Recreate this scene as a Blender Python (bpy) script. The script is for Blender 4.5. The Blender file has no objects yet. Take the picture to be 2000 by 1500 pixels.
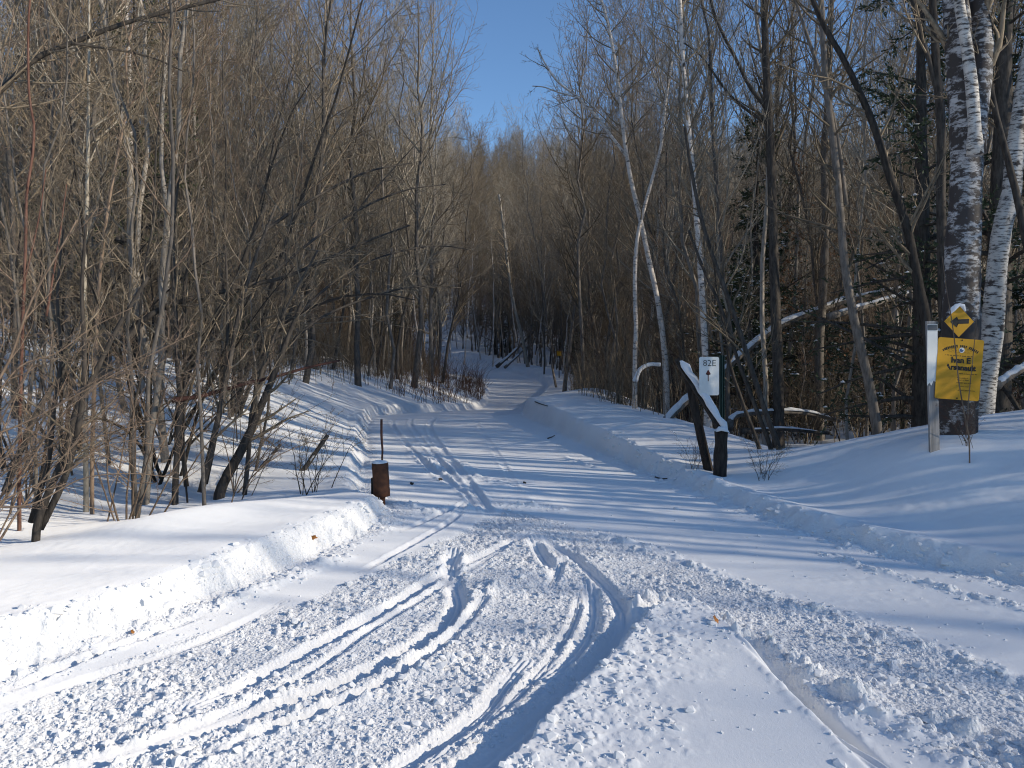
import bpy, math
import numpy as np
from mathutils import Vector, Matrix

# ------------------------------------------------------------------ camera, sky, sun, exposure
scene = bpy.context.scene
COL = scene.collection
FPX = 1500.0           # focal length in pixels of the 2000 px wide photograph
CAMH = 1.6
HOR = 680.0            # row of the horizon
cam_d = bpy.data.cameras.new('camera')
cam = bpy.data.objects.new('camera', cam_d)
COL.objects.link(cam)
cam.location = (0, 0, CAMH)
cam.rotation_euler = (math.radians(90), 0, 0)
cam_d.sensor_width = 36.0
cam_d.lens = 36.0 * FPX / 2000.0
cam_d.shift_y = -(750.0 - HOR) / 2000.0
cam_d.clip_start = 0.05
cam_d.clip_end = 3000
scene.camera = cam

SUN_EL = math.radians(22.0)
SUN_AZ = math.radians(109.0)      # clockwise from +Y: right of the camera and a little behind
world = bpy.data.worlds.new('World')
scene.world = world
world.use_nodes = True
wn = world.node_tree
wn.nodes.clear()
sky = wn.nodes.new('ShaderNodeTexSky')
sky.sky_type = 'NISHITA'
sky.sun_disc = False
sky.sun_elevation = SUN_EL
sky.sun_rotation = SUN_AZ
sky.altitude = 60
sky.air_density = 1.0
sky.dust_density = 0.0
sky.ozone_density = 5.0
bg = wn.nodes.new('ShaderNodeBackground')
bg.inputs['Strength'].default_value = 0.14
wo = wn.nodes.new('ShaderNodeOutputWorld')
wn.links.new(sky.outputs[0], bg.inputs['Color'])
wn.links.new(bg.outputs[0], wo.inputs['Surface'])

sun_d = bpy.data.lights.new('sun', 'SUN')
sun_d.energy = 3.75
sun_d.angle = math.radians(0.55)
sun_d.color = (1.0, 0.89, 0.72)
sun = bpy.data.objects.new('sun', sun_d)
COL.objects.link(sun)
Ldir = Vector((-math.sin(SUN_AZ) * math.cos(SUN_EL), -math.cos(SUN_AZ) * math.cos(SUN_EL), -math.sin(SUN_EL)))
sun.rotation_euler = Ldir.to_track_quat('-Z', 'Y').to_euler()
sun.location = (30, -10, 30)

scene.view_settings.view_transform = 'Standard'
scene.view_settings.look = 'None'
scene.view_settings.gamma = 1.0
scene.view_settings.use_curve_mapping = False
scene.view_settings.exposure = 0.3
scene.cycles.filter_width = 1.1
scene.cycles.max_bounces = 5
scene.cycles.diffuse_bounces = 3
scene.cycles.glossy_bounces = 2

# ------------------------------------------------------------------ helpers: pixels to the place, noise
def P3(px, py, d):
    return np.array([(px - 1000.0) / FPX * d, d, CAMH - (py - HOR) / FPX * d])

def G0(px, py, z=0.0):
    d = (CAMH - z) * FPX / (py - HOR)
    return ((px - 1000.0) / FPX * d, d)

def sstep(a, b, x):
    t = np.clip((x - a) / (b - a), 0, 1)
    return t * t * (3 - 2 * t)

def _h(ix, iy, s):
    a = (ix.astype(np.int64) * 374761393 + iy.astype(np.int64) * 668265263 + s * 1442695041) & 0xFFFFFFFF
    a = ((a ^ (a >> 13)) * 1274126177) & 0xFFFFFFFF
    a = ((a ^ (a >> 16)) * 2246822519) & 0xFFFFFFFF
    return ((a ^ (a >> 15)) & 0xFFFFFF) / float(0x1000000)

def perlin(x, y, s=0):
    ix, iy = np.floor(x), np.floor(y)
    fx, fy = x - ix, y - iy
    u = fx * fx * fx * (fx * (fx * 6 - 15) + 10)
    v = fy * fy * fy * (fy * (fy * 6 - 15) + 10)
    def g(dx, dy):
        a = _h(ix + dx, iy + dy, s) * 6.2831853
        return np.cos(a) * (fx - dx) + np.sin(a) * (fy - dy)
    a, b, c, d = g(0, 0), g(1, 0), g(0, 1), g(1, 1)
    return (a + u * (b - a)) * (1 - v) + (c + u * (d - c)) * v

def fbm(x, y, s=0, o=3):
    r, a = 0, 1.0
    for k in range(o):
        r = r + a * perlin(x * 2 ** k, y * 2 ** k, s + 17 * k)
        a *= 0.5
    return r

def domes(x, y, cell, s=0, lo=0.15, hi=0.62):
    """Rounded lumps of random size, one per cell: the height in units of the cell."""
    gx, gy = x / cell, y / cell
    ix, iy = np.floor(gx), np.floor(gy)
    out = np.zeros_like(gx)
    for dx in (-1, 0, 1):
        for dy in (-1, 0, 1):
            cx, cy = ix + dx, iy + dy
            px_ = cx + _h(cx, cy, s)
            py_ = cy + _h(cx, cy, s + 5)
            r = lo + (hi - lo) * _h(cx, cy, s + 9) ** 1.7
            an = _h(cx, cy, s + 13) * 3.14159
            ex, ey = gx - px_, gy - py_
            qx = (ex * np.cos(an) + ey * np.sin(an)) * 1.25
            qy = (-ex * np.sin(an) + ey * np.cos(an)) * 0.8
            q = np.hypot(qx, qy)
            tl = _h(cx, cy, s + 21) * 6.2832
            tilt = (.25 + .5 * _h(cx, cy, s + 27)) * (ex * np.cos(tl) + ey * np.sin(tl))
            out = np.maximum(out, np.clip(np.minimum((r - q) * 2.2, r * .62 + tilt * (q < r)), 0, None))
    return out

def interp(knots):
    k = np.array(knots, float)
    return lambda v: np.interp(v, k[:, 0], k[:, 1])

# ------------------------------------------------------------------ the lie of the land
ZT = interp([(-60, 0), (15, 0), (20, -.14), (25, -.46), (30, -.80), (36, -.82), (45, -.55), (52, -.15), (60, .15), (66, .45),
             (75, 1.5), (85, 5), (100, 13), (120, 21), (160, 31), (400, 36), (900, 38)])
_xl = interp([(-60, -20), (0, -4.3), (2, -3.3), (3.4, -2.66), (4.7, -1.98), (6.2, -1.48), (7.3, -1.12), (7.75, -1.22), (8.3, -1.62), (10, -1.95), (12.6, -2.4),
              (16, -3.05), (19, -3.5), (20.5, -3.45), (22, -2.9), (26, -1.9), (32, -1.1), (40, -1.2), (45, -1.5), (52, -3.3), (60, -6), (66, -8),
              (75, -14), (100, -40), (900, -900)])
_xr = interp([(-60, 60), (0, 8.0), (2, 6.2), (5.1, 3.42), (6.15, 2.70), (7.8, 2.2), (9.6, 1.77), (14, .93), (20, .25), (26, .4), (32, .8), (45, 2.2),
              (52, 1.2), (60, -1), (66, -3.0), (75, -8), (100, -30), (900, -800)])
def smooth_curve(f, w):
    return lambda y: (f(y - w) + 2 * f(y) + f(y + w)) * 0.25
XL = smooth_curve(_xl, 0.25)
XR = smooth_curve(_xr, 0.6)
def dl_of(x, y):
    s = (XL(y + .2) - XL(y - .2)) / .4
    return (XL(y) - x) / np.sqrt(1 + s * s)
def dr_of(x, y):
    s = (XR(y + .2) - XR(y - .2)) / .4
    return (x - XR(y)) / np.sqrt(1 + s * s)

def H0(x, y):
    """Broad shape of the snow without crumbs and tracks."""
    x = np.asarray(x, float); y = np.asarray(y, float)
    near = y < 45
    dl = dl_of(x, y) + np.where(near, 0.05 * fbm(x * 1.6, y * 1.6, 3, 3) + .022 * fbm(x * 9, y * 9, 5, 3) + .05 * perlin(x * .7, y * .7, 8), 0)
    dr = dr_of(x, y) + np.where(near, 0.05 * fbm(x * 1.6, y * 1.6, 4, 3) + .05 * perlin(x * .7, y * .7, 9), 0)
    z = ZT(y)
    # left: cut bank, field, hillside
    hl = np.interp(y, [0, 5.5, 7.2, 8.2, 12, 20, 30, 50, 70], [.18, .195, .19, .10, .20, .28, .25, .2, .2])
    face = sstep(-.05, .13 + .10 * (.5 + perlin(x * 1.1, y * 1.1, 6)), dl)
    u = np.maximum(dl - .3, 0)
    rise = sstep(8, 15, y)
    slope = -.075 * np.minimum(u, 2.5) * (1 - rise) + rise * (.36 * np.minimum(u, 2.5) + .22 * np.clip(u - 2.5, 0, 9) + .03 * np.maximum(u - 11.5, 0))
    slope = slope * (1 - .75 * sstep(32, 55, y))
    drift = .10 * np.exp(-(((x + 2.75) * .78 + (y - 6.7) * .62) / .9) ** 2 - (((x + 2.75) * .62 - (y - 6.7) * .78) / .42) ** 2)
    hollow = -.12 * np.exp(-(((x + 3.6) / 1.5) ** 2 + ((y - 8.3) / 1.0) ** 2))
    z = z + face * (hl + slope + np.where(dl > .15, drift + hollow, 0) * sstep(.15, .5, dl))
    # right: low bank, field rising to the right, hollow behind it, mound along the trail
    facer = sstep(-.02, .22, dr)
    hr = np.interp(y, [0, 5, 8, 12, 16, 20, 30, 50], [.12, .115, .09, .25, .36, .42, .3, .2])
    v = np.clip(dr - .2, 0, 5.0)
    zn = hr - .04 + .07 * np.exp(-((dr - .24) / .17) ** 2) + .95 * (1 - np.exp(-(.09 * v + .135 * v * v) / .95)) + .17 * np.exp(-((x - 4.25) / .8) ** 2 - ((y - 7.8) / .7) ** 2)
    m = sstep(1.8, 3.8, dr)
    zf = hr * (1 - m) + m * (-.22) + .10 * np.exp(-((dr - 1.1) / .9) ** 2)
    zf = zf + .55 * np.exp(-((x - 3.4) / 1.6) ** 2 - ((y - 24) / 2.2) ** 2)
    w = 1 - sstep(8.7, 10.8, y)
    w = np.where(x > 12, np.maximum(w, 1 - sstep(10, 16, y)), w)
    z = z + facer * (zn * w + zf * (1 - w))
    # gentle drifts
    out = np.maximum(sstep(.2, 1.2, dl), sstep(.3, 1.4, dr))
    z = z + out * (.05 * perlin(x * .35 + 4, y * .35, 21) + .14 * perlin(x * .12, y * .12, 22) * sstep(6, 16, np.hypot(x, y)))
    return z

# churned part of the trail
CL = interp([(0, -3.4), (2, -2.72), (3.38, -2.25), (4.03, -2.02), (4.49, -1.65), (5.05, -1.26), (6.08, -.81), (6.86, -.46), (7.6, -.15), (9, .2)])
CR = interp([(0, 4.5), (2, 3.3), (3.69, 2.46), (4.36, 2.18), (5.1, 1.63), (5.93, 1.19), (6.58, .79), (7.27, .34), (7.6, .1), (9, -.2)])
PLL = interp([(0, -1.6), (2.2, -.36), (2.93, 0.0), (3.48, .255), (4.14, .59), (4.6, .87), (4.9, 1.1), (6, 1.8)])
PLR = interp([(0, 1.75), (2.2, 1.46), (2.93, 1.37), (3.48, 1.30), (4.07, 1.22), (4.44, 1.17), (4.9, 1.05), (6, .8)])

def pl(pts):
    return np.array([G0(*p) for p in pts])
GROOVES = [   # outline in the snow, half width, depth, side berm
    (pl([(1030, 1040), (1000, 1056), (870, 1112), (770, 1180), (690, 1224), (620, 1258), (560, 1292), (480, 1335), (380, 1380)]), .045, .045, .014),
    (pl([(890, 1068), (882, 1105), (886, 1140), (898, 1168), (885, 1200), (850, 1236), (790, 1275), (720, 1312), (600, 1358), (480, 1396), (300, 1450), (130, 1500), (-60, 1560)]), .052, .05, .018),
    (pl([(892, 1066), (868, 1112)]), .055, .06, .02),
    (pl([(1036, 1045), (1060, 1085), (1085, 1115), (1098, 1128)]), .045, .05, .02),
    (pl([(1040, 1046), (1090, 1066), (1135, 1098), (1180, 1140), (1208, 1172), (1220, 1212), (1195, 1260), (1140, 1318)]), .042, .045, .014),
    (pl([(1232, 1190), (1222, 1235), (1185, 1285), (1120, 1345), (1050, 1405), (970, 1470), (890, 1530), (800, 1600)]), .075, .045, .012),
    (pl([(1010, 1052), (930, 1100), (830, 1165), (720, 1228), (640, 1290), (540, 1350), (400, 1410), (200, 1475), (0, 1530)]), .028, .022, .01),
    (pl([(960, 1150), (900, 1230), (800, 1310), (680, 1370), (520, 1430), (380, 1490)]), .03, .022, .012),
    (pl([(1140, 1140), (1120, 1220), (1060, 1310), (960, 1400), (840, 1490)]), .028, .022, .01),
    (pl([(560, 1175), (460, 1225), (330, 1275), (160, 1330), (0, 1385)]), .035, .022, .008),
    (pl([(1098, 1085), (1090, 1110), (1070, 1150)]), .035, .04, .015),
    (pl([(1152, 1130), (1160, 1190), (1150, 1240), (1110, 1290), (1060, 1330)]), .045, .035, .012),
    (pl([(1030, 1290), (985, 1335), (945, 1385), (900, 1420), (850, 1452), (790, 1492), (700, 1550)]), .04, .04, .016),
    (pl([(1460, 1278), (1500, 1310), (1560, 1370), (1620, 1430), (1690, 1500), (1760, 1580)]), .062, .085, .012),
    (pl([(-40, 1368), (60, 1330), (170, 1285), (260, 1250), (420, 1195)]), .032, .03, .012),
    (pl([(-40, 1345), (40, 1310), (120, 1280)]), .03, .03, .012),
    (pl([(700, 1120), (790, 1070), (880, 1020), (905, 995)]), .03, .025, .01),
    (pl([(780, 1040), (850, 1008), (905, 985), (925, 965)]), .03, .025, .01),
    (pl([(890, 1000), (930, 975), (905, 950), (870, 915), (840, 880), (815, 850), (800, 825), (805, 808)]), .05, .05, .025),
    (pl([(940, 1000), (910, 960), (860, 935), (830, 905), (800, 875), (780, 850), (765, 830), (768, 812)]), .05, .05, .025),
    (pl([(960, 1010), (930, 960), (880, 900), (850, 860), (835, 830), (850, 805)]), .06, .05, .025),
    (pl([(1010, 960), (985, 910), (960, 870), (935, 835), (930, 808)]), .05, .02, .012),
    (pl([(1180, 1130), (1330, 1260), (1480, 1400), (1560, 1500)]), .0, .0, .0),
]
LUMP_RIDGES = [  # heaps of broken snow: line, width, height
    (pl([(1245, 1185), (1330, 1172), (1390, 1215), (1440, 1262)]), .10, .10),
    (pl([(1465, 1262), (1540, 1300), (1620, 1340), (1700, 1395)]), .10, .10),
    (pl([(1010, 1452), (1080, 1380), (1150, 1310), (1225, 1240), (1300, 1190)]), .07, .045),
    (pl([(1180, 1045), (1300, 1085), (1480, 1160), (1700, 1225), (2000, 1335)]), .09, .035),
    (pl([(700, 1335), (840, 1262), (920, 1190), (960, 1140)]), .08, .05),
    (pl([(860, 1290), (780, 1330), (640, 1380), (500, 1440), (400, 1490)]), .09, .045),
    (pl([(-40, 1290), (100, 1270), (250, 1235), (420, 1180), (560, 1130), (660, 1090)]), .09, .05),
    (pl([(-40, 1330), (120, 1300), (240, 1262)]), .05, .03),
    (pl([(1620, 1085), (1700, 1110), (1800, 1140), (1900, 1165), (2040, 1200)]), .06, .035),
    (pl([(790, 985), (840, 1003), (900, 995), (980, 985), (1090, 995)]), .10, .04),
    (pl([(800, 885), (860, 915), (900, 940)]), .14, .05),
    (pl([(900, 905), (940, 935), (1000, 950)]), .10, .035),
    (pl([(1105, 895), (1140, 908), (1170, 915)]), .08, .035),
    (pl([(1720, 1390), (1800, 1440), (1900, 1490)]), .10, .05),
    (pl([(1850, 1420), (1950, 1460), (2050, 1500)]), .12, .07),
]
def seg_dist(x, y, pts):
    best = np.full(x.shape, 1e9)
    for a, b in zip(pts[:-1], pts[1:]):
        ab = b - a
        t = np.clip(((x - a[0]) * ab[0] + (y - a[1]) * ab[1]) / max(ab @ ab, 1e-9), 0, 1)
        best = np.minimum(best, np.hypot(x - a[0] - t * ab[0], y - a[1] - t * ab[1]))
    return best
def soften(pts, n=3):
    for _ in range(n):      # corner cutting
        q = pts[:-1] * .75 + pts[1:] * .25
        r = pts[:-1] * .25 + pts[1:] * .75
        m = np.empty((len(q) * 2, 2)); m[0::2] = q; m[1::2] = r
        pts = np.vstack([pts[:1], m, pts[-1:]])
    return pts

def churn_mask(x, y):
    jx = .08 * fbm(x * 3, y * 3, 31, 2)
    c = sstep(0, .15, x - CL(y) + jx) * sstep(0, .12, CR(y) - x + jx) * (1 - sstep(7.4, 7.9, y))
    pm = plateau_mask(x, y)
    smooth_r = sstep(PLR(y) - .05, PLR(y) + .02, x) * (1 - sstep(PLR(y) + .36, PLR(y) + .44, x + jx)) * (1 - sstep(3.25, 3.5, y))
    return c * (1 - pm) * (1 - smooth_r)
def plateau_mask(x, y):
    j = .035 * fbm(x * 7, y * 7, 41, 3)
    return sstep(-.01, .05, x - PLL(y) + j) * sstep(-.005, .02, PLR(y) - x + j * .2) * (1 - sstep(4.55, 4.85, y))

def detail(x, y):
    """Tracks, crumbs and broken edges close to the camera."""
    z = np.zeros_like(x)
    ch = churn_mask(x, y)
    pm = plateau_mask(x, y)
    dl, dr = dl_of(x, y), dr_of(x, y)
    wx = x + .012 * perlin(x * 30, y * 30, 46); wy = y + .012 * perlin(x * 30, y * 30, 47)
    lum1 = domes(wx, wy, .062, 51, .10, .60) * .062
    lum2 = domes(wx + 3.3, wy + 1.7, .030, 52, .15, .7) * .030
    patch = .55 + .9 * np.clip(.5 + perlin(x * 1.7, y * 1.7, 53) * 1.3, 0, 1)
    big = sstep(.05, .45, perlin(x * 1.3, y * 2.1, 48) + .12)
    z += ch * patch * (lum1 * (.25 + .55 * big) + lum2 * .62 + .013 * fbm(x * 11, y * 11, 54, 4) - .010)
    z += ch * .028 * fbm(x * 1.8, y * 1.8, 55, 2)
    z += pm * .095
    crumbs_on = pm * (1 - sstep(.05, .75, (x - PLL(y)) * .9 + .25 * perlin(x * 4, y * 4, 57)))
    z += crumbs_on * (lum1 * .45 + lum2 * .35 + .012 * fbm(x * 9, y * 9, 58, 2))
    # packed side strips: faint wind and dust relief
    soft = (1 - ch) * (1 - pm)
    z += soft * (.006 * fbm(x * 2.2, y * 5.0, 59, 3) + .004 * perlin(x * 14, y * 14, 60) * sstep(-.1, .2, perlin(x * .9, y * .9, 61)))
    # broken faces of the banks
    bl = np.exp(-((dl - .05) / .11) ** 2) * (y < 25)
    z += bl * (domes(x, y, .24, 62, .2, .7) * .24 * .45 + domes(x, y, .11, 68) * .11 * .5 + lum1 * .5 + .05 * fbm(x * 5, y * 5, 63, 4) - .045)
    fl = np.exp(-((dl + .14) / .13) ** 2) * (y < 12)
    z += fl * (lum1 * .6 + domes(x, y, .14, 64) * .14 * .3) * np.clip(.4 + perlin(x * 1.3, y * 1.3, 65) * 1.6, 0, 1)
    br = np.exp(-((dr - .10) / .16) ** 2) * (y < 25)
    z += br * (domes(x, y, .2, 66) * .2 * .3 + .05 * fbm(x * 4, y * 4, 67, 3) + lum1 * .25)
    for pts, w, h in LUMP_RIDGES:
        p = soften(pts, 2)
        lo, hi = p.min(0) - w * 3, p.max(0) + w * 3
        k = np.where((x > lo[0]) & (x < hi[0]) & (y > lo[1]) & (y < hi[1]))[0]
        if not len(k): continue
        d = seg_dist(x[k], y[k], p)
        g = np.exp(-(d / w) ** 2)
        z[k] = np.maximum(z[k], z[k] * .4 + g * h * np.clip(.35 + domes(x[k], y[k], .13, 70) * 1.5 + .55 * fbm(x[k] * 7, y[k] * 7, 71, 3), 0, 1.15) + np.minimum(g * 2, 1) * lum1[k] * .5)
    for pts, w, dep, berm in GROOVES:
        if w == 0: continue
        p = soften(pts, 3)
        lo, hi = p.min(0) - w * 4, p.max(0) + w * 4
        k = np.where((x > lo[0]) & (x < hi[0]) & (y > lo[1]) & (y < hi[1]))[0]
        if not len(k): continue
        xk, yk = x[k], y[k]
        d = seg_dist(xk, yk, p) + .008 * perlin(xk * 11, yk * 11, 73)
        dep = dep * (.85 if p[:, 1].min() < 7.2 else .55); berm = berm * (1.0 if p[:, 1].min() < 7.2 else .9)
        w = w * (1.0 if p[:, 1].min() < 7.2 else .8)
        inn = np.exp(-(d / (w * 1.1)) ** 4)
        ends = sstep(0, .45, np.minimum(np.hypot(xk - p[0, 0], yk - p[0, 1]), np.hypot(xk - p[-1, 0], yk - p[-1, 1])))
        dep = dep * ends; berm = berm * ends
        if p[:, 1].min() >= 7.2: inn = inn * np.clip(.55 + 1.4 * perlin(xk * .9, yk * .9, 75), 0, 1)
        z[k] = z[k] * (1 - .88 * ends * np.exp(-(d / (w * 1.25)) ** 4) * (1 - pm[k])) - dep * inn + berm * np.exp(-((d - 1.6 * w) / (.6 * w)) ** 2) * (.35 + domes(xk, yk, .06, 74) * 1.3)
        z[k] += inn * .006 * np.cos(d / w * 9.0)
    return z

def H(x, y):
    x = np.atleast_1d(np.asarray(x, float)); y = np.atleast_1d(np.asarray(y, float))
    z = H0(x, y)
    k = np.where((np.abs(x) < 12) & (y > 0) & (y < 26))[0]
    if len(k):
        f = 1 - sstep(22, 26, y[k])
        z[k] += detail(x[k], y[k]) * f
    return z
def h1(x, y):
    return float(H(x, y)[0])
def hit(px, py, dmin=2.0, dmax=90.0):
    """Where the sight line through a point of the photograph meets the snow."""
    d = np.exp(np.linspace(math.log(dmin), math.log(dmax), 700))
    x = (px - 1000) / FPX * d
    zr = CAMH - (py - HOR) / FPX * d
    b = np.where(zr <= H0(x, d))[0]
    i = b[0] if len(b) else len(d) - 1
    return float(x[i]), float(d[i]), h1(x[i], d[i])

# ------------------------------------------------------------------ materials
def new_mat(name):
    m = bpy.data.materials.new(name)
    m.use_nodes = True
    nt = m.node_tree
    b = nt.nodes['Principled BSDF']
    return m, nt, b
def N(nt, t, **kw):
    n = nt.nodes.new(t)
    for k, v in kw.items(): setattr(n, k, v)
    return n
def ramp(nt, stops):
    r = nt.nodes.new('ShaderNodeValToRGB')
    e = r.color_ramp.elements
    while len(e) < len(stops): e.new(.5)
    for q, (p, c) in zip(e, stops):
        q.position = p; q.color = (*c, 1)
    return r

def snow_mat():
    m, nt, b = new_mat('snow')
    tc = N(nt, 'ShaderNodeTexCoord')
    n1 = N(nt, 'ShaderNodeTexNoise'); n1.inputs['Scale'].default_value = 55; n1.inputs['Detail'].default_value = 5; n1.inputs['Roughness'].default_value = .7
    n2 = N(nt, 'ShaderNodeTexNoise'); n2.inputs['Scale'].default_value = 260; n2.inputs['Detail'].default_value = 3
    n3 = N(nt, 'ShaderNodeTexNoise'); n3.inputs['Scale'].default_value = 1.2; n3.inputs['Detail'].default_value = 4
    for n in (n1, n2, n3): nt.links.new(tc.outputs['Object'], n.inputs['Vector'])
    r = ramp(nt, [(.3, (.77, .775, .785)), (.7, (.83, .832, .835))])
    nt.links.new(n3.outputs['Fac'], r.inputs['Fac'])
    nt.links.new(r.outputs['Color'], b.inputs['Base Color'])
    b.inputs['Roughness'].default_value = .55
    b.inputs['Diffuse Roughness'].default_value = 1.0
    b.inputs['Specular IOR Level'].default_value = .25
    bp = N(nt, 'ShaderNodeBump'); bp.inputs['Strength'].default_value = .25; bp.inputs['Distance'].default_value = .008
    bp2 = N(nt, 'ShaderNodeBump'); bp2.inputs['Strength'].default_value = .3; bp2.inputs['Distance'].default_value = .004
    nt.links.new(n1.outputs['Fac'], bp.inputs['Height'])
    nt.links.new(n2.outputs['Fac'], bp2.inputs['Height'])
    nt.links.new(bp.outputs[0], bp2.inputs['Normal'])
    at = N(nt, 'ShaderNodeAttribute'); at.attribute_name = 'crumbly'
    vo = N(nt, 'ShaderNodeTexVoronoi'); vo.inputs['Scale'].default_value = 48; vo.inputs['Randomness'].default_value = 1
    n4 = N(nt, 'ShaderNodeTexNoise'); n4.inputs['Scale'].default_value = 90; n4.inputs['Detail'].default_value = 4
    for n in (vo, n4): nt.links.new(tc.outputs['Object'], n.inputs['Vector'])
    su = N(nt, 'ShaderNodeMath', operation='SUBTRACT'); nt.links.new(n4.outputs['Fac'], su.inputs[0]); nt.links.new(vo.outputs['Distance'], su.inputs[1])
    mu = N(nt, 'ShaderNodeMath', operation='MULTIPLY'); nt.links.new(su.outputs[0], mu.inputs[0]); nt.links.new(at.outputs['Fac'], mu.inputs[1])
    bp3 = N(nt, 'ShaderNodeBump'); bp3.inputs['Strength'].default_value = .8; bp3.inputs['Distance'].default_value = .012
    nt.links.new(mu.outputs[0], bp3.inputs['Height']); nt.links.new(bp2.outputs[0], bp3.inputs['Normal'])
    nt.links.new(bp3.outputs[0], b.inputs['Normal'])
    return m

def bark_mat(name, c1, c2, scale=9.0, zs=.25, rough=.85, bump=.5, vary=.35):
    m, nt, b = new_mat(name)
    tc = N(nt, 'ShaderNodeTexCoord'); mp = N(nt, 'ShaderNodeMapping')
    mp.inputs['Scale'].default_value = (scale * 3, scale * 3, scale * 3 * zs)
    nt.links.new(tc.outputs['Object'], mp.inputs['Vector'])
    no = N(nt, 'ShaderNodeTexNoise'); no.inputs['Scale'].default_value = 1.0; no.inputs['Detail'].default_value = 5; no.inputs['Roughness'].default_value = .65
    nt.links.new(mp.outputs[0], no.inputs['Vector'])
    r = ramp(nt, [(.35, c1), (.65, c2)])
    nt.links.new(no.outputs['Fac'], r.inputs['Fac'])
    oi = N(nt, 'ShaderNodeObjectInfo')
    mr = N(nt, 'ShaderNodeMapRange'); mr.inputs['To Min'].default_value = 1 - vary; mr.inputs['To Max'].default_value = 1 + vary
    nt.links.new(oi.outputs['Random'], mr.inputs['Value'])
    hs = N(nt, 'ShaderNodeHueSaturation')
    nt.links.new(mr.outputs[0], hs.inputs['Value'])
    nt.links.new(r.outputs['Color'], hs.inputs['Color'])
    nt.links.new(hs.outputs[0], b.inputs['Base Color'])
    b.inputs['Roughness'].default_value = rough
    b.inputs['Specular IOR Level'].default_value = .25
    bp = N(nt, 'ShaderNodeBump'); bp.inputs['Strength'].default_value = bump; bp.inputs['Distance'].default_value = .01
    nt.links.new(no.outputs['Fac'], bp.inputs['Height']); nt.links.new(bp.outputs[0], b.inputs['Normal'])
    return m

def birch_mat(name, white=(.62, .585, .53), dark=(.045, .035, .03), cover=.5, patch=.62, zscale=60.0, foot=0.0):
    m, nt, b = new_mat(name)
    tc = N(nt, 'ShaderNodeTexCoord'); mp = N(nt, 'ShaderNodeMapping'); mp.inputs['Scale'].default_value = (9, 9, zscale)
    nt.links.new(tc.outputs['Object'], mp.inputs['Vector'])
    n1 = N(nt, 'ShaderNodeTexNoise'); n1.inputs['Scale'].default_value = 1; n1.inputs['Detail'].default_value = 4; n1.inputs['Roughness'].default_value = .7
    nt.links.new(mp.outputs[0], n1.inputs['Vector'])
    mp2 = N(nt, 'ShaderNodeMapping'); mp2.inputs['Scale'].default_value = (4.5, 4.5, 5.5)
    nt.links.new(tc.outputs['Object'], mp2.inputs['Vector'])
    n2 = N(nt, 'ShaderNodeTexNoise'); n2.inputs['Scale'].default_value = 1; n2.inputs['Detail'].default_value = 5; n2.inputs['Roughness'].default_value = .6
    nt.links.new(mp2.outputs[0], n2.inputs['Vector'])
    r1 = ramp(nt, [(cover - .06, (0, 0, 0)), (cover + .06, (1, 1, 1))])
    r2 = ramp(nt, [(patch - .03, (0, 0, 0)), (patch + .03, (1, 1, 1))])
    sp = N(nt, 'ShaderNodeSeparateXYZ'); nt.links.new(tc.outputs['Object'], sp.inputs[0])
    fr = N(nt, 'ShaderNodeMapRange'); fr.inputs['From Min'].default_value = .5; fr.inputs['From Max'].default_value = 2.2; fr.inputs['To Min'].default_value = foot; fr.inputs['To Max'].default_value = 0
    nt.links.new(sp.outputs['Z'], fr.inputs['Value'])
    ad = N(nt, 'ShaderNodeMath', operation='ADD'); nt.links.new(n2.outputs['Fac'], ad.inputs[0]); nt.links.new(fr.outputs[0], ad.inputs[1])
    nt.links.new(n1.outputs['Fac'], r1.inputs['Fac']); nt.links.new(ad.outputs[0], r2.inputs['Fac'])
    mx = N(nt, 'ShaderNodeMath', operation='MAXIMUM')
    nt.links.new(r1.outputs['Color'], mx.inputs[0]); nt.links.new(r2.outputs['Color'], mx.inputs[1])
    c = N(nt, 'ShaderNodeMix', data_type='RGBA')
    n3 = N(nt, 'ShaderNodeTexNoise'); n3.inputs['Scale'].default_value = 6
    nt.links.new(tc.outputs['Object'], n3.inputs['Vector'])
    r3 = ramp(nt, [(.35, tuple(v * .78 for v in white)), (.65, white)])
    nt.links.new(n3.outputs['Fac'], r3.inputs['Fac'])
    nt.links.new(mx.outputs[0], c.inputs['Factor']); nt.links.new(r3.outputs['Color'], c.inputs['A']); c.inputs['B'].default_value = (*dark, 1)
    nt.links.new(c.outputs['Result'], b.inputs['Base Color'])
    b.inputs['Roughness'].default_value = .7
    bp = N(nt, 'ShaderNodeBump'); bp.inputs['Strength'].default_value = .5; bp.inputs['Distance'].default_value = .008; bp.invert = True
    nt.links.new(mx.outputs[0], bp.inputs['Height']); nt.links.new(bp.outputs[0], b.inputs['Normal'])
    return m

def plain_mat(name, c, rough=.6, metal=0.0, c2=None, scale=14.0, spec=.4):
    m, nt, b = new_mat(name)
    tc = N(nt, 'ShaderNodeTexCoord'); no = N(nt, 'ShaderNodeTexNoise'); no.inputs['Scale'].default_value = scale; no.inputs['Detail'].default_value = 6
    nt.links.new(tc.outputs['Object'], no.inputs['Vector'])
    r = ramp(nt, [(.35, c), (.68, c2 or tuple(v * .8 for v in c))])
    nt.links.new(no.outputs['Fac'], r.inputs['Fac']); nt.links.new(r.outputs['Color'], b.inputs['Base Color'])
    b.inputs['Roughness'].default_value = rough; b.inputs['Metallic'].default_value = metal
    b.inputs['Specular IOR Level'].default_value = spec
    return m

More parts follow.
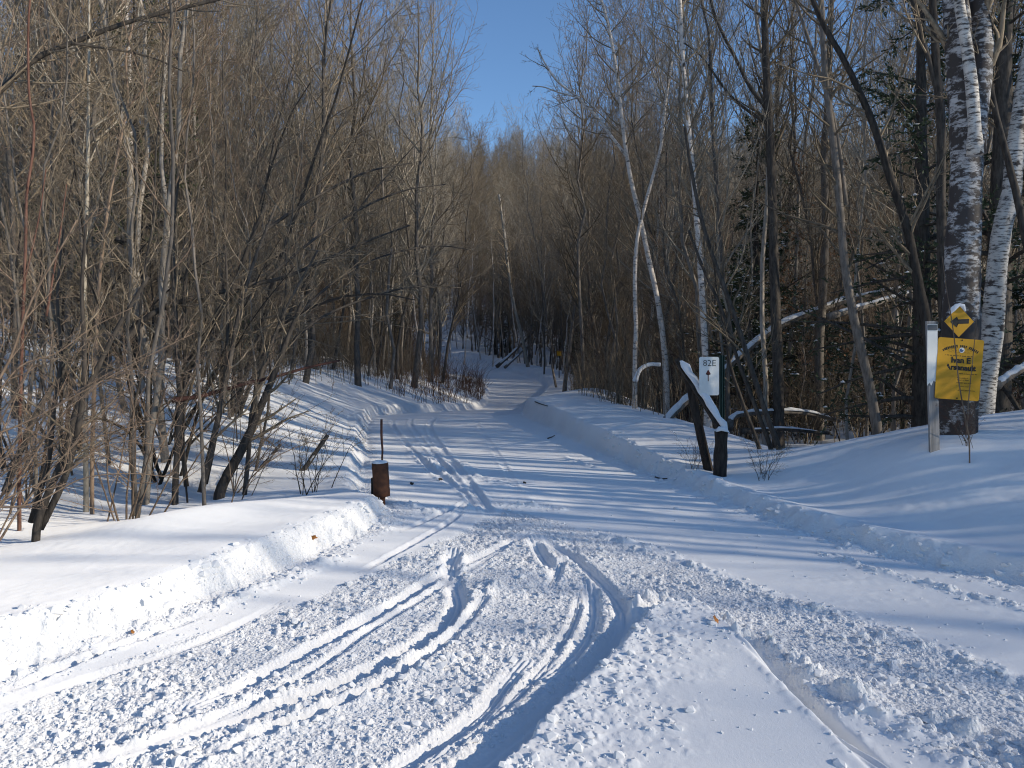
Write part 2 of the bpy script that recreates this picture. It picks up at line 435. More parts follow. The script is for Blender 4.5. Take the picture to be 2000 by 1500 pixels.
M = {}
M['snow'] = snow_mat()
M['grey'] = bark_mat('grey_bark', (.10, .088, .075), (.23, .20, .17))
M['dark'] = bark_mat('dark_bark', (.035, .03, .026), (.10, .085, .07))
M['twig'] = bark_mat('brown_twigs', (.125, .098, .068), (.28, .225, .158), vary=.35)
M['tan'] = bark_mat('tan_twigs', (.15, .105, .075), (.30, .22, .155), vary=.25)
M['silver'] = bark_mat('silver_twigs', (.20, .175, .14), (.42, .375, .30), vary=.3)
M['red'] = bark_mat('red_bark', (.10, .045, .032), (.20, .11, .08), vary=.2)
M['redwood'] = bark_mat('reddish_dead_wood', (.05, .024, .018), (.105, .05, .04), vary=.1)
M['birch'] = birch_mat('birch_bark', cover=.545, patch=.63, zscale=38)
M['birch_old'] = birch_mat('old_birch_bark', white=(.50, .49, .48), cover=.495, patch=.50, zscale=26, foot=.075)
M['birch_thin'] = birch_mat('young_birch_bark', white=(.66, .60, .54), cover=.60, patch=.64, zscale=30)
M['needle'] = plain_mat('spruce_needles', (.028, .045, .022), .7, c2=(.055, .075, .035), scale=3)
M['pine'] = plain_mat('pine_needles', (.055, .07, .03), .7, c2=(.10, .105, .05), scale=3)
M['leaf'] = plain_mat('dead_leaves', (.26, .13, .06), .7, c2=(.17, .09, .045), scale=5)
M['cone'] = plain_mat('alder_catkins', (.03, .022, .018), .8)

# ------------------------------------------------------------------ mesh building
class MB:
    def __init__(self):
        self.V, self.Q, self.T, self.n = [], [], [], 0
        self.qm, self.tm = [], []
    def add(self, v, q=None, t=None, mi=0):
        v = np.asarray(v, float).reshape(-1, 3)
        if q is not None and len(q):
            self.Q.append(np.asarray(q, np.int64).reshape(-1, 4) + self.n); self.qm.append(np.full(len(self.Q[-1]), mi))
        if t is not None and len(t):
            self.T.append(np.asarray(t, np.int64).reshape(-1, 3) + self.n); self.tm.append(np.full(len(self.T[-1]), mi))
        self.V.append(v); self.n += len(v)
    def tube(self, Pn, R, S, cap=False, mi=0, rough=0.0, rng=None):
        Pn = np.asarray(Pn, float); R = np.asarray(R, float)
        if Pn.ndim == 2: Pn = Pn[None]; R = R[None]
        n, K, _ = Pn.shape
        Tn = np.gradient(Pn, axis=1)
        Tn /= np.linalg.norm(Tn, axis=2, keepdims=True) + 1e-12
        mean = Tn.mean(1)
        ref = np.where((np.abs(mean[:, 2]) > .75)[:, None], np.array([1., 0, 0]), np.array([0, 0, 1.]))[:, None, :]
        U = np.cross(Tn, ref); U /= np.linalg.norm(U, axis=2, keepdims=True) + 1e-12
        W = np.cross(Tn, U)
        a = np.arange(S) * 2 * math.pi / S
        ring = np.cos(a)[None, None, :, None] * U[:, :, None, :] + np.sin(a)[None, None, :, None] * W[:, :, None, :]
        rr = R[:, :, None, None]
        if rough and rng is not None:
            rr = rr * (1 + rough * rng.normal(size=(n, K, S, 1)))
        v = Pn[:, :, None, :] + rr * ring
        i = np.arange(n)[:, None, None] * K * S; k = np.arange(K - 1)[None, :, None] * S; s = np.arange(S)[None, None, :]
        s2 = (s + 1) % S
        q = np.stack([i + k + s, i + k + s2, i + k + S + s2, i + k + S + s], -1).reshape(-1, 4)
        t = None
        if cap:
            tt = []
            for m in range(n):
                for b0, o in ((m * K * S, 1), (m * K * S + (K - 1) * S, 0)):
                    for j in range(1, S - 1):
                        tt.append((b0, b0 + j + o, b0 + j + 1 - o) if True else None)
            t = np.array(tt)
        self.add(v, q, t, mi)
        return self
    def box(self, c, s, rot=None, mi=0, taper=1.0):
        c = np.array(c, float); h = np.array(s, float) / 2
        v = np.array([(x, y, z) for z in (-1, 1) for y in (-1, 1) for x in (-1, 1)], float) * h
        v[4:, :2] *= taper
        if rot is not None: v = v @ np.array(rot).T
        self.add(v + c, [(0, 2, 3, 1), (4, 5, 7, 6), (0, 1, 5, 4), (2, 6, 7, 3), (0, 4, 6, 2), (1, 3, 7, 5)], mi=mi)
        return self
    def mesh(self, name, mats, smooth=True):
        me = bpy.data.meshes.new(name)
        V = np.concatenate(self.V) if self.V else np.zeros((0, 3))
        Q = np.concatenate(self.Q) if self.Q else np.zeros((0, 4), np.int64)
        T = np.concatenate(self.T) if self.T else np.zeros((0, 3), np.int64)
        me.vertices.add(len(V)); me.vertices.foreach_set('co', V.astype(np.float32).ravel())
        me.loops.add(len(Q) * 4 + len(T) * 3)
        me.loops.foreach_set('vertex_index', np.concatenate([Q.ravel(), T.ravel()]).astype(np.int32))
        me.polygons.add(len(Q) + len(T))
        me.polygons.foreach_set('loop_start', np.concatenate([np.arange(len(Q)) * 4, len(Q) * 4 + np.arange(len(T)) * 3]).astype(np.int32))
        mi = np.concatenate(self.qm + self.tm) if (self.qm or self.tm) else np.zeros(0)
        me.polygons.foreach_set('material_index', mi.astype(np.int32))
        me.polygons.foreach_set('use_smooth', np.full(len(Q) + len(T), smooth))
        for m in (mats if isinstance(mats, (list, tuple)) else [mats]): me.materials.append(m)
        me.update(calc_edges=True)
        return me

def obj(name, mb, mats, parent=None, loc=None, smooth=True):
    me = mb.mesh(name, mats, smooth) if isinstance(mb, MB) else mb
    o = bpy.data.objects.new(name, me)
    COL.objects.link(o)
    if loc is not None: o.location = loc
    if parent is not None: o.parent = parent
    return o
def tag(o, label=None, cat=None, group=None, kind=None):
    if label: o['label'] = label
    if cat: o['category'] = cat
    if group: o['group'] = group
    if kind: o['kind'] = kind
    return o
def thing(name, label, cat, loc=(0, 0, 0), group=None, rz=0.0):
    o = bpy.data.objects.new(name, None)
    o.empty_display_size = .1
    COL.objects.link(o)
    o.location = loc; o.rotation_euler = (0, 0, rz)
    return tag(o, label, cat, group)

# ------------------------------------------------------------------ the ground: one sheet, finer towards the trail in front
def build_ground():
    a_f = np.radians(np.linspace(-40, 40, 830))
    a_c = np.radians(np.linspace(41, 319, 90))[1:-1]
    ang = np.concatenate([a_f, a_c])
    r = [0.25, .6, 1.0, 1.4, 1.75, 2.0]
    while r[-1] < 11: r.append(r[-1] * 1.0028)
    while r[-1] < 40: r.append(r[-1] * 1.009)
    while r[-1] < 900: r.append(r[-1] * 1.035)
    r = np.array(r)
    A, R = np.meshgrid(ang, r)
    x, y = (np.sin(A) * R).ravel(), (np.cos(A) * R).ravel()
    z = H(x, y)
    na, nr = len(ang), len(r)
    v = np.stack([x, y, z], -1)
    i = np.arange(nr - 1)[:, None] * na; j = np.arange(na)[None, :]; j2 = (j + 1) % na
    q = np.stack([i + j, i + na + j, i + na + j2, i + j2], -1).reshape(-1, 4)[:, ::-1]
    mb = MB(); mb.add(np.vstack([v, [[0, 0, h1(0, 0)]]]), q, np.stack([j2.ravel(), j.ravel(), np.full(na, na * nr)], -1)[:, ::-1])
    o = obj('ground', mb, M['snow'])
    rough = np.zeros(len(x) + 1)
    k = np.where((np.abs(x) < 9) & (y > 0) & (y < 22))[0]
    dl, dr = dl_of(x[k], y[k]), dr_of(x[k], y[k])
    g = np.maximum(churn_mask(x[k], y[k]), np.maximum(np.exp(-(dl / .18) ** 2), .6 * np.exp(-((dr - .05) / .15) ** 2)))
    for pts, w, d_, b_ in GROOVES:
        if w: g = g * (1 - .8 * np.exp(-(seg_dist(x[k], y[k], soften(pts, 2)) / (w * 1.2)) ** 4))
    rough[k] = g
    o.data.attributes.new('crumbly', 'FLOAT', 'POINT').data.foreach_set('value', rough.astype(np.float32))
    tag(o, 'snow covered ground with a churned snowmobile trail between banks', kind='structure')
    return o
build_ground()

# loose crumbs of snow
def build_crumbs():
    rng = np.random.default_rng(5)
    ico = np.array([(-.526, 0, .851), (.526, 0, .851), (-.526, 0, -.851), (.526, 0, -.851), (0, .851, .526), (0, .851, -.526), (0, -.851, .526), (0, -.851, -.526),
                    (.851, .526, 0), (-.851, .526, 0), (.851, -.526, 0), (-.851, -.526, 0)])
    tri = np.array([(0, 4, 1), (0, 9, 4), (9, 5, 4), (4, 5, 8), (4, 8, 1), (8, 10, 1), (8, 3, 10), (5, 3, 8), (5, 2, 3), (2, 7, 3), (7, 10, 3), (7, 6, 10), (7, 11, 6),
                    (11, 0, 6), (0, 1, 6), (6, 1, 10), (9, 0, 11), (9, 11, 2), (9, 2, 5), (7, 2, 11)])[:, ::-1]
    y = 2.3 + 6.0 * rng.random(110000) ** 1.5
    x = rng.uniform(-1, 1, 110000) * (y * .72 + .3)
    dl, dr = dl_of(x, y), dr_of(x, y)
    p = churn_mask(x, y) * (.35 + .65 * np.clip(.5 + 1.5 * perlin(x * 2, y * 2, 53), 0, 1))
    pm = plateau_mask(x, y)
    p = np.maximum(p, pm * .4 * (1 - sstep(.05, .7, (x - PLL(y)) + .3 * perlin(x * 4, y * 4, 57))))
    p = np.maximum(p, .55 * np.exp(-((dl + .1) / .16) ** 2)); p = np.maximum(p, .5 * np.exp(-((dl - .12) / .1) ** 2))
    p = np.maximum(p, .25 * np.exp(-((dr + .05) / .12) ** 2)); p = np.maximum(p, .02 * (dl < 0) * (dr < 0))
    for pts, w, h in LUMP_RIDGES: p = np.maximum(p, .7 * np.exp(-(seg_dist(x, y, pts) / (w * 1.4)) ** 2))
    for pts, w, d_, b_ in GROOVES:
        if w: p = p * (1 - np.exp(-(seg_dist(x, y, soften(pts, 2)) / (w * 1.2)) ** 4))
    k = rng.random(len(x)) < p * .55
    x, y = x[k], y[k]
    n = len(x)
    s = .0035 + .007 * rng.random(n) ** 2 + .017 * rng.random(n) ** 14
    z = H(x, y) + s * .1
    octa = np.array([(1, 0, 0), (0, 1, 0), (-1, 0, 0), (0, -1, 0), (0, 0, 1), (0, 0, -1)], float)
    ot = np.array([(0, 1, 4), (1, 2, 4), (2, 3, 4), (3, 0, 4), (1, 0, 5), (2, 1, 5), (3, 2, 5), (0, 3, 5)])
    def place(base, tri_, x, y, z, s, jit, sq):
        n = len(x); m = len(base)
        v = (base[None] + jit * rng.normal(size=(n, m, 3))) * s[:, None, None] * np.array([1.2, 1.2, sq])
        an = rng.uniform(0, 6.28, n)
        c, sn = np.cos(an)[:, None], np.sin(an)[:, None]
        v = np.stack([v[..., 0] * c - v[..., 1] * sn, v[..., 0] * sn + v[..., 1] * c, v[..., 2]], -1) + np.stack([x, y, z], -1)[:, None]
        mb.add(v, None, (tri_[None] + np.arange(n)[:, None, None] * m).reshape(-1, 3))
    mb = MB()
    big = s > .011
    place(octa, ot, x[~big], y[~big], z[~big], s[~big], .22, .9)
    place(ico, tri, x[big], y[big], z[big], s[big], .2, .8)
    yy = rng.uniform(2.6, 7.6, 420); off = rng.choice([-.14, -.06, .12, .2], 420) + rng.normal(size=420) * .05
    xx = XL(yy) - off
    sz = .010 + .032 * rng.random(420) ** 3
    place(ico, tri, xx, yy, H(xx, yy) - sz * .35, sz, .17, .75)
    yy = rng.uniform(3.2, 12, 380); xx = XR(yy) + rng.choice([-.05, .1, .2], 380) + rng.normal(size=380) * .06
    sz = .010 + .03 * rng.random(380) ** 3
    place(ico, tri, xx, yy, H(xx, yy) - sz * .2, sz, .22, .75)
    o = obj('snow_crumbs', mb, M['snow'])
    for p_ in o.data.polygons: p_.use_smooth = False
    tag(o, 'loose crumbs of broken snow scattered over the churned trail', 'snow crumbs', kind='stuff')
build_crumbs()

# ------------------------------------------------------------------ plants: branching by vectors
def kids(rng, Pp, Rp, n, s0, s1, length, ang, up, k=4, rr=.6, rmin=.003, wig=.12, taper=.75, bias=None):
    """n side shoots on each polyline of Pp."""
    Nn, K, _ = Pp.shape
    Mn = Nn * n
    pi = np.repeat(np.arange(Nn), n)
    s = s0 + (s1 - s0) * ((np.tile(np.arange(n), Nn) + rng.random(Mn)) / n)
    f = np.clip(s * (K - 1), 0, K - 1.001); i = f.astype(int); w = (f - i)[:, None]
    base = Pp[pi, i] * (1 - w) + Pp[pi, i + 1] * w
    t = Pp[pi, i + 1] - Pp[pi, i]; t /= np.linalg.norm(t, axis=1, keepdims=True) + 1e-9
    rn = rng.normal(size=(Mn, 3))
    if bias is not None: rn = rn + np.asarray(bias)
    pr = rn - (rn * t).sum(1, keepdims=True) * t; pr /= np.linalg.norm(pr, axis=1, keepdims=True) + 1e-9
    a = np.radians(ang) * rng.uniform(.65, 1.35, Mn)[:, None]
    d = np.cos(a) * t + np.sin(a) * pr
    Ln = (length(s, pi) if callable(length) else length) * rng.uniform(.55, 1.25, Mn)
    rb = np.maximum((Rp[pi, i] * (1 - w[:, 0]) + Rp[pi, i + 1] * w[:, 0]) * rr, rmin)
    pts = [base]; cur = base
    for j in range(k - 1):
        cur = cur + d * (Ln / (k - 1))[:, None]
        pts.append(cur)
        d = d + wig * rng.normal(size=(Mn, 3)); d[:, 2] += up
        d /= np.linalg.norm(d, axis=1, keepdims=True)
    Pn = np.stack(pts, 1)
    R = np.maximum(rb[:, None] * (1 - taper * np.linspace(0, 1, k))[None], rmin * .8)
    return Pn, R, Ln

def branch_out(rng, Pt, Rt, mb, spec, mi=0):
    """spec: list of levels (n, s0, s1, length, angle, up, k, rr, rmin, sides, wig)."""
    Pp, Rp = Pt, Rt
    for (n, s0, s1, ln, ang, up, k, rr, rmin, sides, wig) in spec:
        if isinstance(ln, tuple) and ln[0] == 'rel':
            prev = Ll
            fn = (lambda q, pr: (lambda s, pi: pr[pi] * q * (1.05 - .55 * s)))(ln[1], prev)
        else: fn = ln
        Pp, Rp, Ll = kids(rng, Pp, Rp, n, s0, s1, fn, ang, up, k, rr, rmin, wig)
        mb.tube(Pp, Rp, sides, mi=mi)
    return Pp, Rp

def trunk_line(rng, h, r0, lean=(0, 0), wob=.12, k=14, rtop=.006, power=.9):
    t = np.linspace(0, 1, k)
    w = np.cumsum(rng.normal(size=(k, 2)) * wob * h / k / 1.5, axis=0); w -= w[0]
    x = lean[0] * h * t ** 1.3 + w[:, 0]; y = lean[1] * h * t ** 1.3 + w[:, 1]
    P_ = np.stack([x, y, h * t - .0], -1)[None]
    R_ = (rtop + (r0 - rtop) * (1 - t) ** power)[None]
    R_[0, 0] *= 1.25
    P_[0, 0, 2] = -.4
    return P_, R_

def tree_meshes(seed, h, r0, tm, cm, spec_scale=1.0, n1=30, t0=.28, l1=.26, a1=42, up1=.16, n2=8, n3=4, rt=.0045, lean=None, wob=.12, l2=.42):
    rng = np.random.default_rng(seed)
    lean = lean if lean is not None else rng.normal(size=2) * .05
    Pt, Rt = trunk_line(rng, h, r0, lean, wob)
    tb = MB().tube(Pt, Rt, 7)
    cb = MB()
    branch_out(rng, Pt, Rt, cb, [
        (n1, t0, .99, lambda s, pi: h * l1 * (1.1 - .5 * np.clip((s - t0) / (1 - t0), 0, 1) ** 1.5) * (.55 + .9 * np.clip((s - t0) / .25, 0, 1)) / 1.3, a1, up1, 6, .55, rt * 1.5, 4, .10),
        (n2, .15, 1.0, ('rel', l2), 42, .09, 4, .6, rt, 3, .14 + .12 * (seed % 3) / 2),
        (n3, .1, 1.0, ('rel', .5), 44, .08, 3, .8, rt * .8, 3, .22)])
    return tb.mesh('trunk', tm), cb.mesh('crown', cm)

def alder_meshes(seed, h, stems, tm, cm, spread=28, arch=-.05, bias=(0, 0), r0=.035, n1=11, n2=6, n3=4, rt=.0032):
    rng = np.random.default_rng(seed)
    P_, R_ = [], []
    k = 12
    for i in range(stems):
        a = rng.uniform(0, 6.28)
        th = math.radians(spread) * rng.uniform(.3, 1.25)
        d = np.array([math.sin(th) * math.cos(a) + bias[0], math.sin(th) * math.sin(a) + bias[1], math.cos(th)]); d /= np.linalg.norm(d)
        L = h * rng.uniform(.65, 1.1)
        cur = np.array([rng.normal() * .13, rng.normal() * .13, -.25]); pts = [cur]
        for j in range(k - 1):
            cur = cur + d * L / (k - 1); pts.append(cur)
            d = d + rng.normal(size=3) * .07 + np.array([bias[0] * .05, bias[1] * .05, arch * (j / k) * 2]); d /= np.linalg.norm(d)
        P_.append(pts); R_.append(r0 * rng.uniform(.6, 1.1) * (1 - .82 * np.linspace(0, 1, k)))
    P_ = np.array(P_); R_ = np.array(R_)
    sb = MB().tube(P_, R_, 6)
    cb = MB()
    branch_out(rng, P_, R_, cb, [
        (n1, .22, 1.0, lambda s, pi: h * .30 * (1.1 - .6 * s), 42, .06, 5, .55, rt * 1.3, 4, .14),
        (n2, .12, 1.0, ('rel', .45), 42, .05, 4, .6, rt, 3, .16),
        (n3, .1, 1.0, ('rel', .5), 42, .05, 3, .8, rt * .8, 3, .18)])
    return sb.mesh('stems', tm), cb.mesh('crown', cm)

def spruce_meshes(seed, h, w, dens=1.0, snow=.25, tm=None, nm=None, t0=.06):
    rng = np.random.default_rng(seed)
    Pt, Rt = trunk_line(rng, h, .018 * h, rng.normal(size=2) * .01, .03)
    tb = MB().tube(Pt, Rt, 7)
    nb = int(62 * dens)
    Pb, Rb, Lb = kids(rng, Pt, Rt, nb, t0, .98, lambda s, pi: w * (1.06 - s) ** .8 + .12, 82, -.05, 5, .3, .006, .06)
    P2, R2, L2 = kids(rng, Pb, Rb, 7, .2, 1.0, lambda s, pi: Lb[pi] * .4 * (1.1 - .5 * s) + .05, 50, -.03, 3, .6, .004, .08)
    wood = MB()
    wood.tube(Pb, Rb, 3)
    fol = MB(); sn = MB()
    for PP, per, L in ((Pb, 16, .10), (P2, 17, .085)):
        n, K, _ = PP.shape
        m = n * per
        pi = np.repeat(np.arange(n), per); s = rng.random(m) * .95 + .05
        f = np.clip(s * (K - 1), 0, K - 1.001); i = f.astype(int); fw = (f - i)[:, None]
        b = PP[pi, i] * (1 - fw) + PP[pi, i + 1] * fw
        t = PP[pi, i + 1] - PP[pi, i]; t /= np.linalg.norm(t, axis=1, keepdims=True) + 1e-9
        rn = rng.normal(size=(m, 3)); rn[:, 2] *= .5
        d = t * .8 + rn * .55; d /= np.linalg.norm(d, axis=1, keepdims=True)
        side = np.cross(d, rng.normal(size=(m, 3))); side /= np.linalg.norm(side, axis=1, keepdims=True) + 1e-9
        ln = L * rng.uniform(.6, 1.3, m)[:, None]; wd = .013 * rng.uniform(.7, 1.4, m)[:, None]
        v = np.stack([b, b + d * ln * .55 + side * wd, b + d * ln, b + d * ln * .55 - side * wd], 1)
        q = np.arange(m * 4).reshape(-1, 4)
        fol.add(v, q)
        if snow:
            kk = rng.random(m) < snow * .11
            for c in b[kk]:
                r = .012 + .03 * rng.random() ** 2
                g = np.array([(0, 0, 1), (1, 0, 0), (0, 1, 0), (-1, 0, 0), (0, -1, 0), (0, 0, -.6)]) * r * np.array([1.3, 1.3, .55]) * (1 + .2 * rng.normal(size=(6, 1)))
                sn.add(g + c + [0, 0, .02], None, [(0, 1, 2), (0, 2, 3), (0, 3, 4), (0, 4, 1), (5, 2, 1), (5, 3, 2), (5, 4, 3), (5, 1, 4)])
    fol.add(np.concatenate(wood.V), np.concatenate(wood.Q), mi=1)
    return tb.mesh('trunk', tm or M['dark']), fol.mesh('crown', [nm or M['needle'], M['dark']]), (sn.mesh('snow_load', M['snow']) if snow else None)

# ------------------------------------------------------------------ signs, gate, drum
def text_mesh(body, size, mat, name='lettering', align='CENTER', bold=0.0, ext=.0008):
    cu = bpy.data.curves.new('lettering', 'FONT')
    cu.body = body; cu.size = size; cu.align_x = align; cu.extrude = ext; cu.offset = bold; cu.resolution_u = 2
    tmp = bpy.data.objects.new('lettering_source', cu)
    COL.objects.link(tmp)
    bpy.context.view_layer.update()
    me = bpy.data.meshes.new_from_object(tmp.evaluated_get(bpy.context.evaluated_depsgraph_get()))
    me.name = name
    COL.objects.unlink(tmp); bpy.data.objects.remove(tmp); bpy.data.curves.remove(cu)
    me.materials.clear(); me.materials.append(mat)
    return me
def rounded(w, h, r, n=5):
    pts = []
    for cx, cy, a0 in ((w / 2 - r, h / 2 - r, 0), (-w / 2 + r, h / 2 - r, 90), (-w / 2 + r, -h / 2 + r, 180), (w / 2 - r, -h / 2 + r, 270)):
        for k in range(n + 1):
            a = math.radians(a0 + 90 * k / n); pts.append((cx + r * math.cos(a), cy + r * math.sin(a)))
    return pts
def plate(mb, pts, y0, y1, mi=0, bend=None):
    """A sheet in the x-z plane between depths y0 (front) and y1."""
    n = len(pts)
    p = np.array(pts)
    f = np.stack([p[:, 0], np.full(n, y0), p[:, 1]], -1); b = np.stack([p[:, 0], np.full(n, y1), p[:, 1]], -1)
    c = p.mean(0)
    v = np.vstack([f, b, [[c[0], y0, c[1]]], [[c[0], y1, c[1]]]])
    t, q = [], []
    for i in range(n):
        j = (i + 1) % n
        t.append((2 * n, i, j)); t.append((2 * n + 1, n + j, n + i)); q.append((i, n + i, n + j, j))
    if bend is not None: v[:, 1] += bend(v[:, 0], v[:, 2])
    mb.add(v, q, t, mi)
    return mb
def lump_cap(mb, pts, w, th, rng, n_across=5, mi=0):
    """Snow lying along a line: a rounded strip that sits on it."""
    pts = np.array(pts, float); K = len(pts)
    a = np.linspace(0, math.pi, n_across + 2)
    T = np.gradient(pts, axis=0); T /= np.linalg.norm(T, axis=1, keepdims=True)
    side = np.cross(T, [0, 0, 1.]); side /= np.linalg.norm(side, axis=1, keepdims=True) + 1e-9
    upv = np.cross(side, T)
    rw = w * (1 + .18 * rng.normal(size=K)); rt = th * (1 + .3 * rng.normal(size=K)); rt = np.clip(rt, th * .4, th * 1.7)
    rw[0] *= .5; rw[-1] *= .5; rt[0] *= .3; rt[-1] *= .3
    v = pts[:, None] + side[:, None] * (np.cos(a)[None, :, None] * rw[:, None, None] * .5) + upv[:, None] * (np.sin(a)[None, :, None] * rt[:, None, None])
    S = n_across + 2
    q = [(k * S + s, k * S + s + 1, (k + 1) * S + s + 1, (k + 1) * S + s) for k in range(K - 1) for s in range(S - 1)]
    q += [(k * S + S - 1, k * S, (k + 1) * S, (k + 1) * S + S - 1) for k in range(K - 1)]
    mb.add(v, q, None, mi)
    return mb

M['yellow'] = plain_mat('yellow_sign_paint', (.58, .30, .004), .5, c2=(.52, .26, .004), scale=6)
M['black'] = plain_mat('black_print', (.015, .014, .012), .6)
M['faded'] = plain_mat('faded_print', (.14, .085, .01), .6)
M['brownprint'] = plain_mat('red_brown_print', (.10, .02, .012), .6)
M['white'] = plain_mat('white_sign_paint', (.78, .78, .74), .4, c2=(.70, .70, .66), scale=5)
M['green'] = plain_mat('green_painted_steel', (.012, .04, .028), .5, c2=(.02, .05, .04))
M['rust'] = plain_mat('rusty_steel', (.15, .062, .03), .85, .15, c2=(.06, .028, .018), scale=16)
M['darksteel'] = plain_mat('dark_steel', (.025, .02, .018), .7, .3)
M['wood_dark'] = bark_mat('dark_weathered_wood', (.022, .018, .015), (.06, .048, .04), vary=.05)
M['wood_grey'] = bark_mat('grey_weathered_wood', (.17, .165, .16), (.32, .31, .30), scale=12, zs=.06, vary=.05)
M['label_grey'] = plain_mat('grey_label', (.10, .11, .12), .5)
M['blue'] = plain_mat('blue_print', (.06, .12, .25), .5)
M['orange'] = plain_mat('orange_leaf', (.42, .17, .035), .6, c2=(.30, .12, .03), scale=60)

def roty(a):
    c, s = math.cos(a), math.sin(a)
    return np.array([[c, 0, s], [0, 1, 0], [-s, 0, c]])

# --- yellow permission sign on the old birch
def build_signs():
    s = thing('landowner_sign', 'yellow rectangular landowner permission sign with black lettering nailed to the big old birch', 'sign', tuple(P3(1873, 721, 7.52)))
    s.rotation_euler = (0, math.radians(4.2), math.radians(-3))
    mb = plate(MB(), rounded(.435, .60, .02), -.0015, .0015, bend=lambda x, z: .018 * np.sin(x * 9) * (z < -.1) * (-z - .1) * 4)
    obj('panel', mb, M['yellow'], s, smooth=False)
    def line(body, z, size, mat, bold=0.0, x=0.0):
        t = obj('lettering', text_mesh(body, size, M[mat], bold=bold), None, s, (x, -.004, z)) if False else None
        me = text_mesh(body, size, M[mat], bold=bold)
        o = bpy.data.objects.new('lettering', me); COL.objects.link(o); o.parent = s
        o.location = (x, -.0035, z); o.rotation_euler = (math.radians(90), 0, 0)
        return o
    line('Ivan E', .062, .078, 'black', .003, .01)
    line('Arsenault', -.008, .074, 'black', .003, .012)
    # curved heading, too worn to read: single marks along an arc
    rng = np.random.default_rng(3)
    hd = MB()
    for k in range(21):
        a = math.radians(-33 + 66 * k / 20)
        if k in (9, 14): continue
        cx, cz = .30 * math.sin(a), .225 - .30 * (1 - math.cos(a)) * 1.0
        hd.box((cx, -.0025, cz), (.010, .001, .021 + .008 * rng.random()), roty(a))
        if k % 2: hd.box((cx + .004, -.0026, cz + .006), (.011, .001, .006), roty(a))
    tag(obj('heading', hd, M['black'], s, smooth=False), kind='stuff')
    em = plate(MB(), [(.026 * math.cos(t), .026 * math.sin(t)) for t in np.linspace(0, 6.283, 17)[:-1]], -.003, -.0016)
    e = obj('emblem', em, M['white'], s, (.012, 0, .187), smooth=False)
    em2 = plate(MB(), [(-.02, -.012), (.004, -.02), (.02, .004), (.004, .002), (-.006, .018), (-.02, .008)], -.004, -.0031)
    obj('emblem_mark', em2, M['blue'], e, smooth=False)
    fine = MB()
    for z, w, hgt, x0 in ((.197, .085, .006, -.075), (.182, .085, .005, -.075), (.20, .085, .006, .10), (.185, .085, .005, .10), (.165, .21, .004, .0), (.13, .29, .010, -.01),
                          (-.042, .35, .010, .0), (-.085, .18, .009, 0), (-.105, .20, .009, 0), (-.133, .27, .009, 0), (-.165, .25, .007, 0), (-.205, .33, .010, 0)):
        xx = -w / 2
        while xx < w / 2 - .006:
            ww = min(rng.uniform(.012, .042), w / 2 - xx)
            n = max(1, int(ww / .008))
            for q in range(n):
                fine.box((x0 + xx + (q + .5) * ww / n, -.0022, z + rng.normal() * .0008), (ww / n * .68, .0008, hgt * rng.uniform(.6, 1.15)))
            xx += ww + .008
    tag(obj('small_print', fine, M['faded'], s, smooth=False), kind='stuff')
    for x, z in ((0.01, .285), (0, -.285)):
        nl = plate(MB(), [(x + .007 * math.cos(t), z + .007 * math.sin(t)) for t in np.linspace(0, 6.283, 9)[:-1]], -.005, -.001)
        obj('nail', nl, M['darksteel'], s, smooth=False)
    # --- diamond arrow sign
    c = P3(1873, 628, 7.56)
    d = thing('arrow_sign', 'small yellow diamond sign with black left arrow and snow on its top corner', 'sign', tuple(c))
    d.rotation_euler = (0, math.radians(1), math.radians(-3))
    r = .142
    obj('panel', plate(MB(), [(r, 0), (0, r * 1.08), (-r, 0), (0, -r * 1.08)], -.0015, .0015), M['yellow'], d, smooth=False)
    ar = [(-.085, -.004), (-.022, .047), (-.022, .020), (.095, .028), (.093, -.018), (-.022, -.024), (-.022, -.058)]
    a_mb = plate(MB(), ar, -.0035, -.0018)
    obj('arrow', a_mb, M['black'], d, smooth=False)
    rng = np.random.default_rng(2)
    sc = MB()
    lump_cap(sc, [(-.085, 0, .072), (-.05, 0, .105), (-.015, 0, .142), (.0, 0, .152), (.02, 0, .138), (.055, 0, .10)], .05, .035, rng)
    obj('snow_cap', sc, M['snow'], d)
    # --- board with white top beside the birch
    b = thing('marker_board', 'grey weathered board with white upper half and dark label leaning on the old birch', 'marker board', tuple(P3(1826, 880, 7.55)))
    hh = (880 - 632) / FPX * 7.55
    mb = MB().box((-.02, 0, hh / 2 - .1), (.095, .03, hh + .25), roty(math.radians(-1.6)))
    obj('board', mb, M['wood_grey'], b, smooth=False)
    wp = plate(MB(), [(-.052, .0), (-.03, .03), (-.012, .0), (.01, .05), (.046, .02), (.05, .60), (-.05, .60)], -.006, -.001)
    obj('white_panel', wp, M['white'], b, (-.035, -.016, .64), smooth=False)
    obj('label_plate', plate(MB(), rounded(.096, .052, .004), -.004, 0), M['label_grey'], b, (-.037, -.022, hh - .04), smooth=False)
    # --- white route sign on a green post by the gate
    base = hit(1408, 925)
    dg = 9.05
    g = thing('route_sign', 'white 82E sign with up arrow on a green steel post behind the gate', 'sign', tuple([P3(1410, 930, dg)[0], dg, h1(P3(1410, 930, dg)[0], dg)]))
    top = P3(1410, 694, dg)[2] - g.location.z
    u = MB()
    for x, y, w, t in ((0, 0, .012, .03), (.0, .018, .05, .006), (-.026, .004, .005, .034), (.026, .004, .005, .034)):
        u.box((x, y, top / 2 - .15), (w, t, top + .3))
    obj('post', u, M['green'], g, smooth=False)
    sg = P3(1385, 734.5, dg - .05) - np.array(g.location)
    pn = obj('panel', plate(MB(), rounded(.232, .45, .022), -.0015, .0015), M['white'], g, tuple(sg), smooth=False)
    me = text_mesh('82E', .105, M['black'], bold=-.0012)
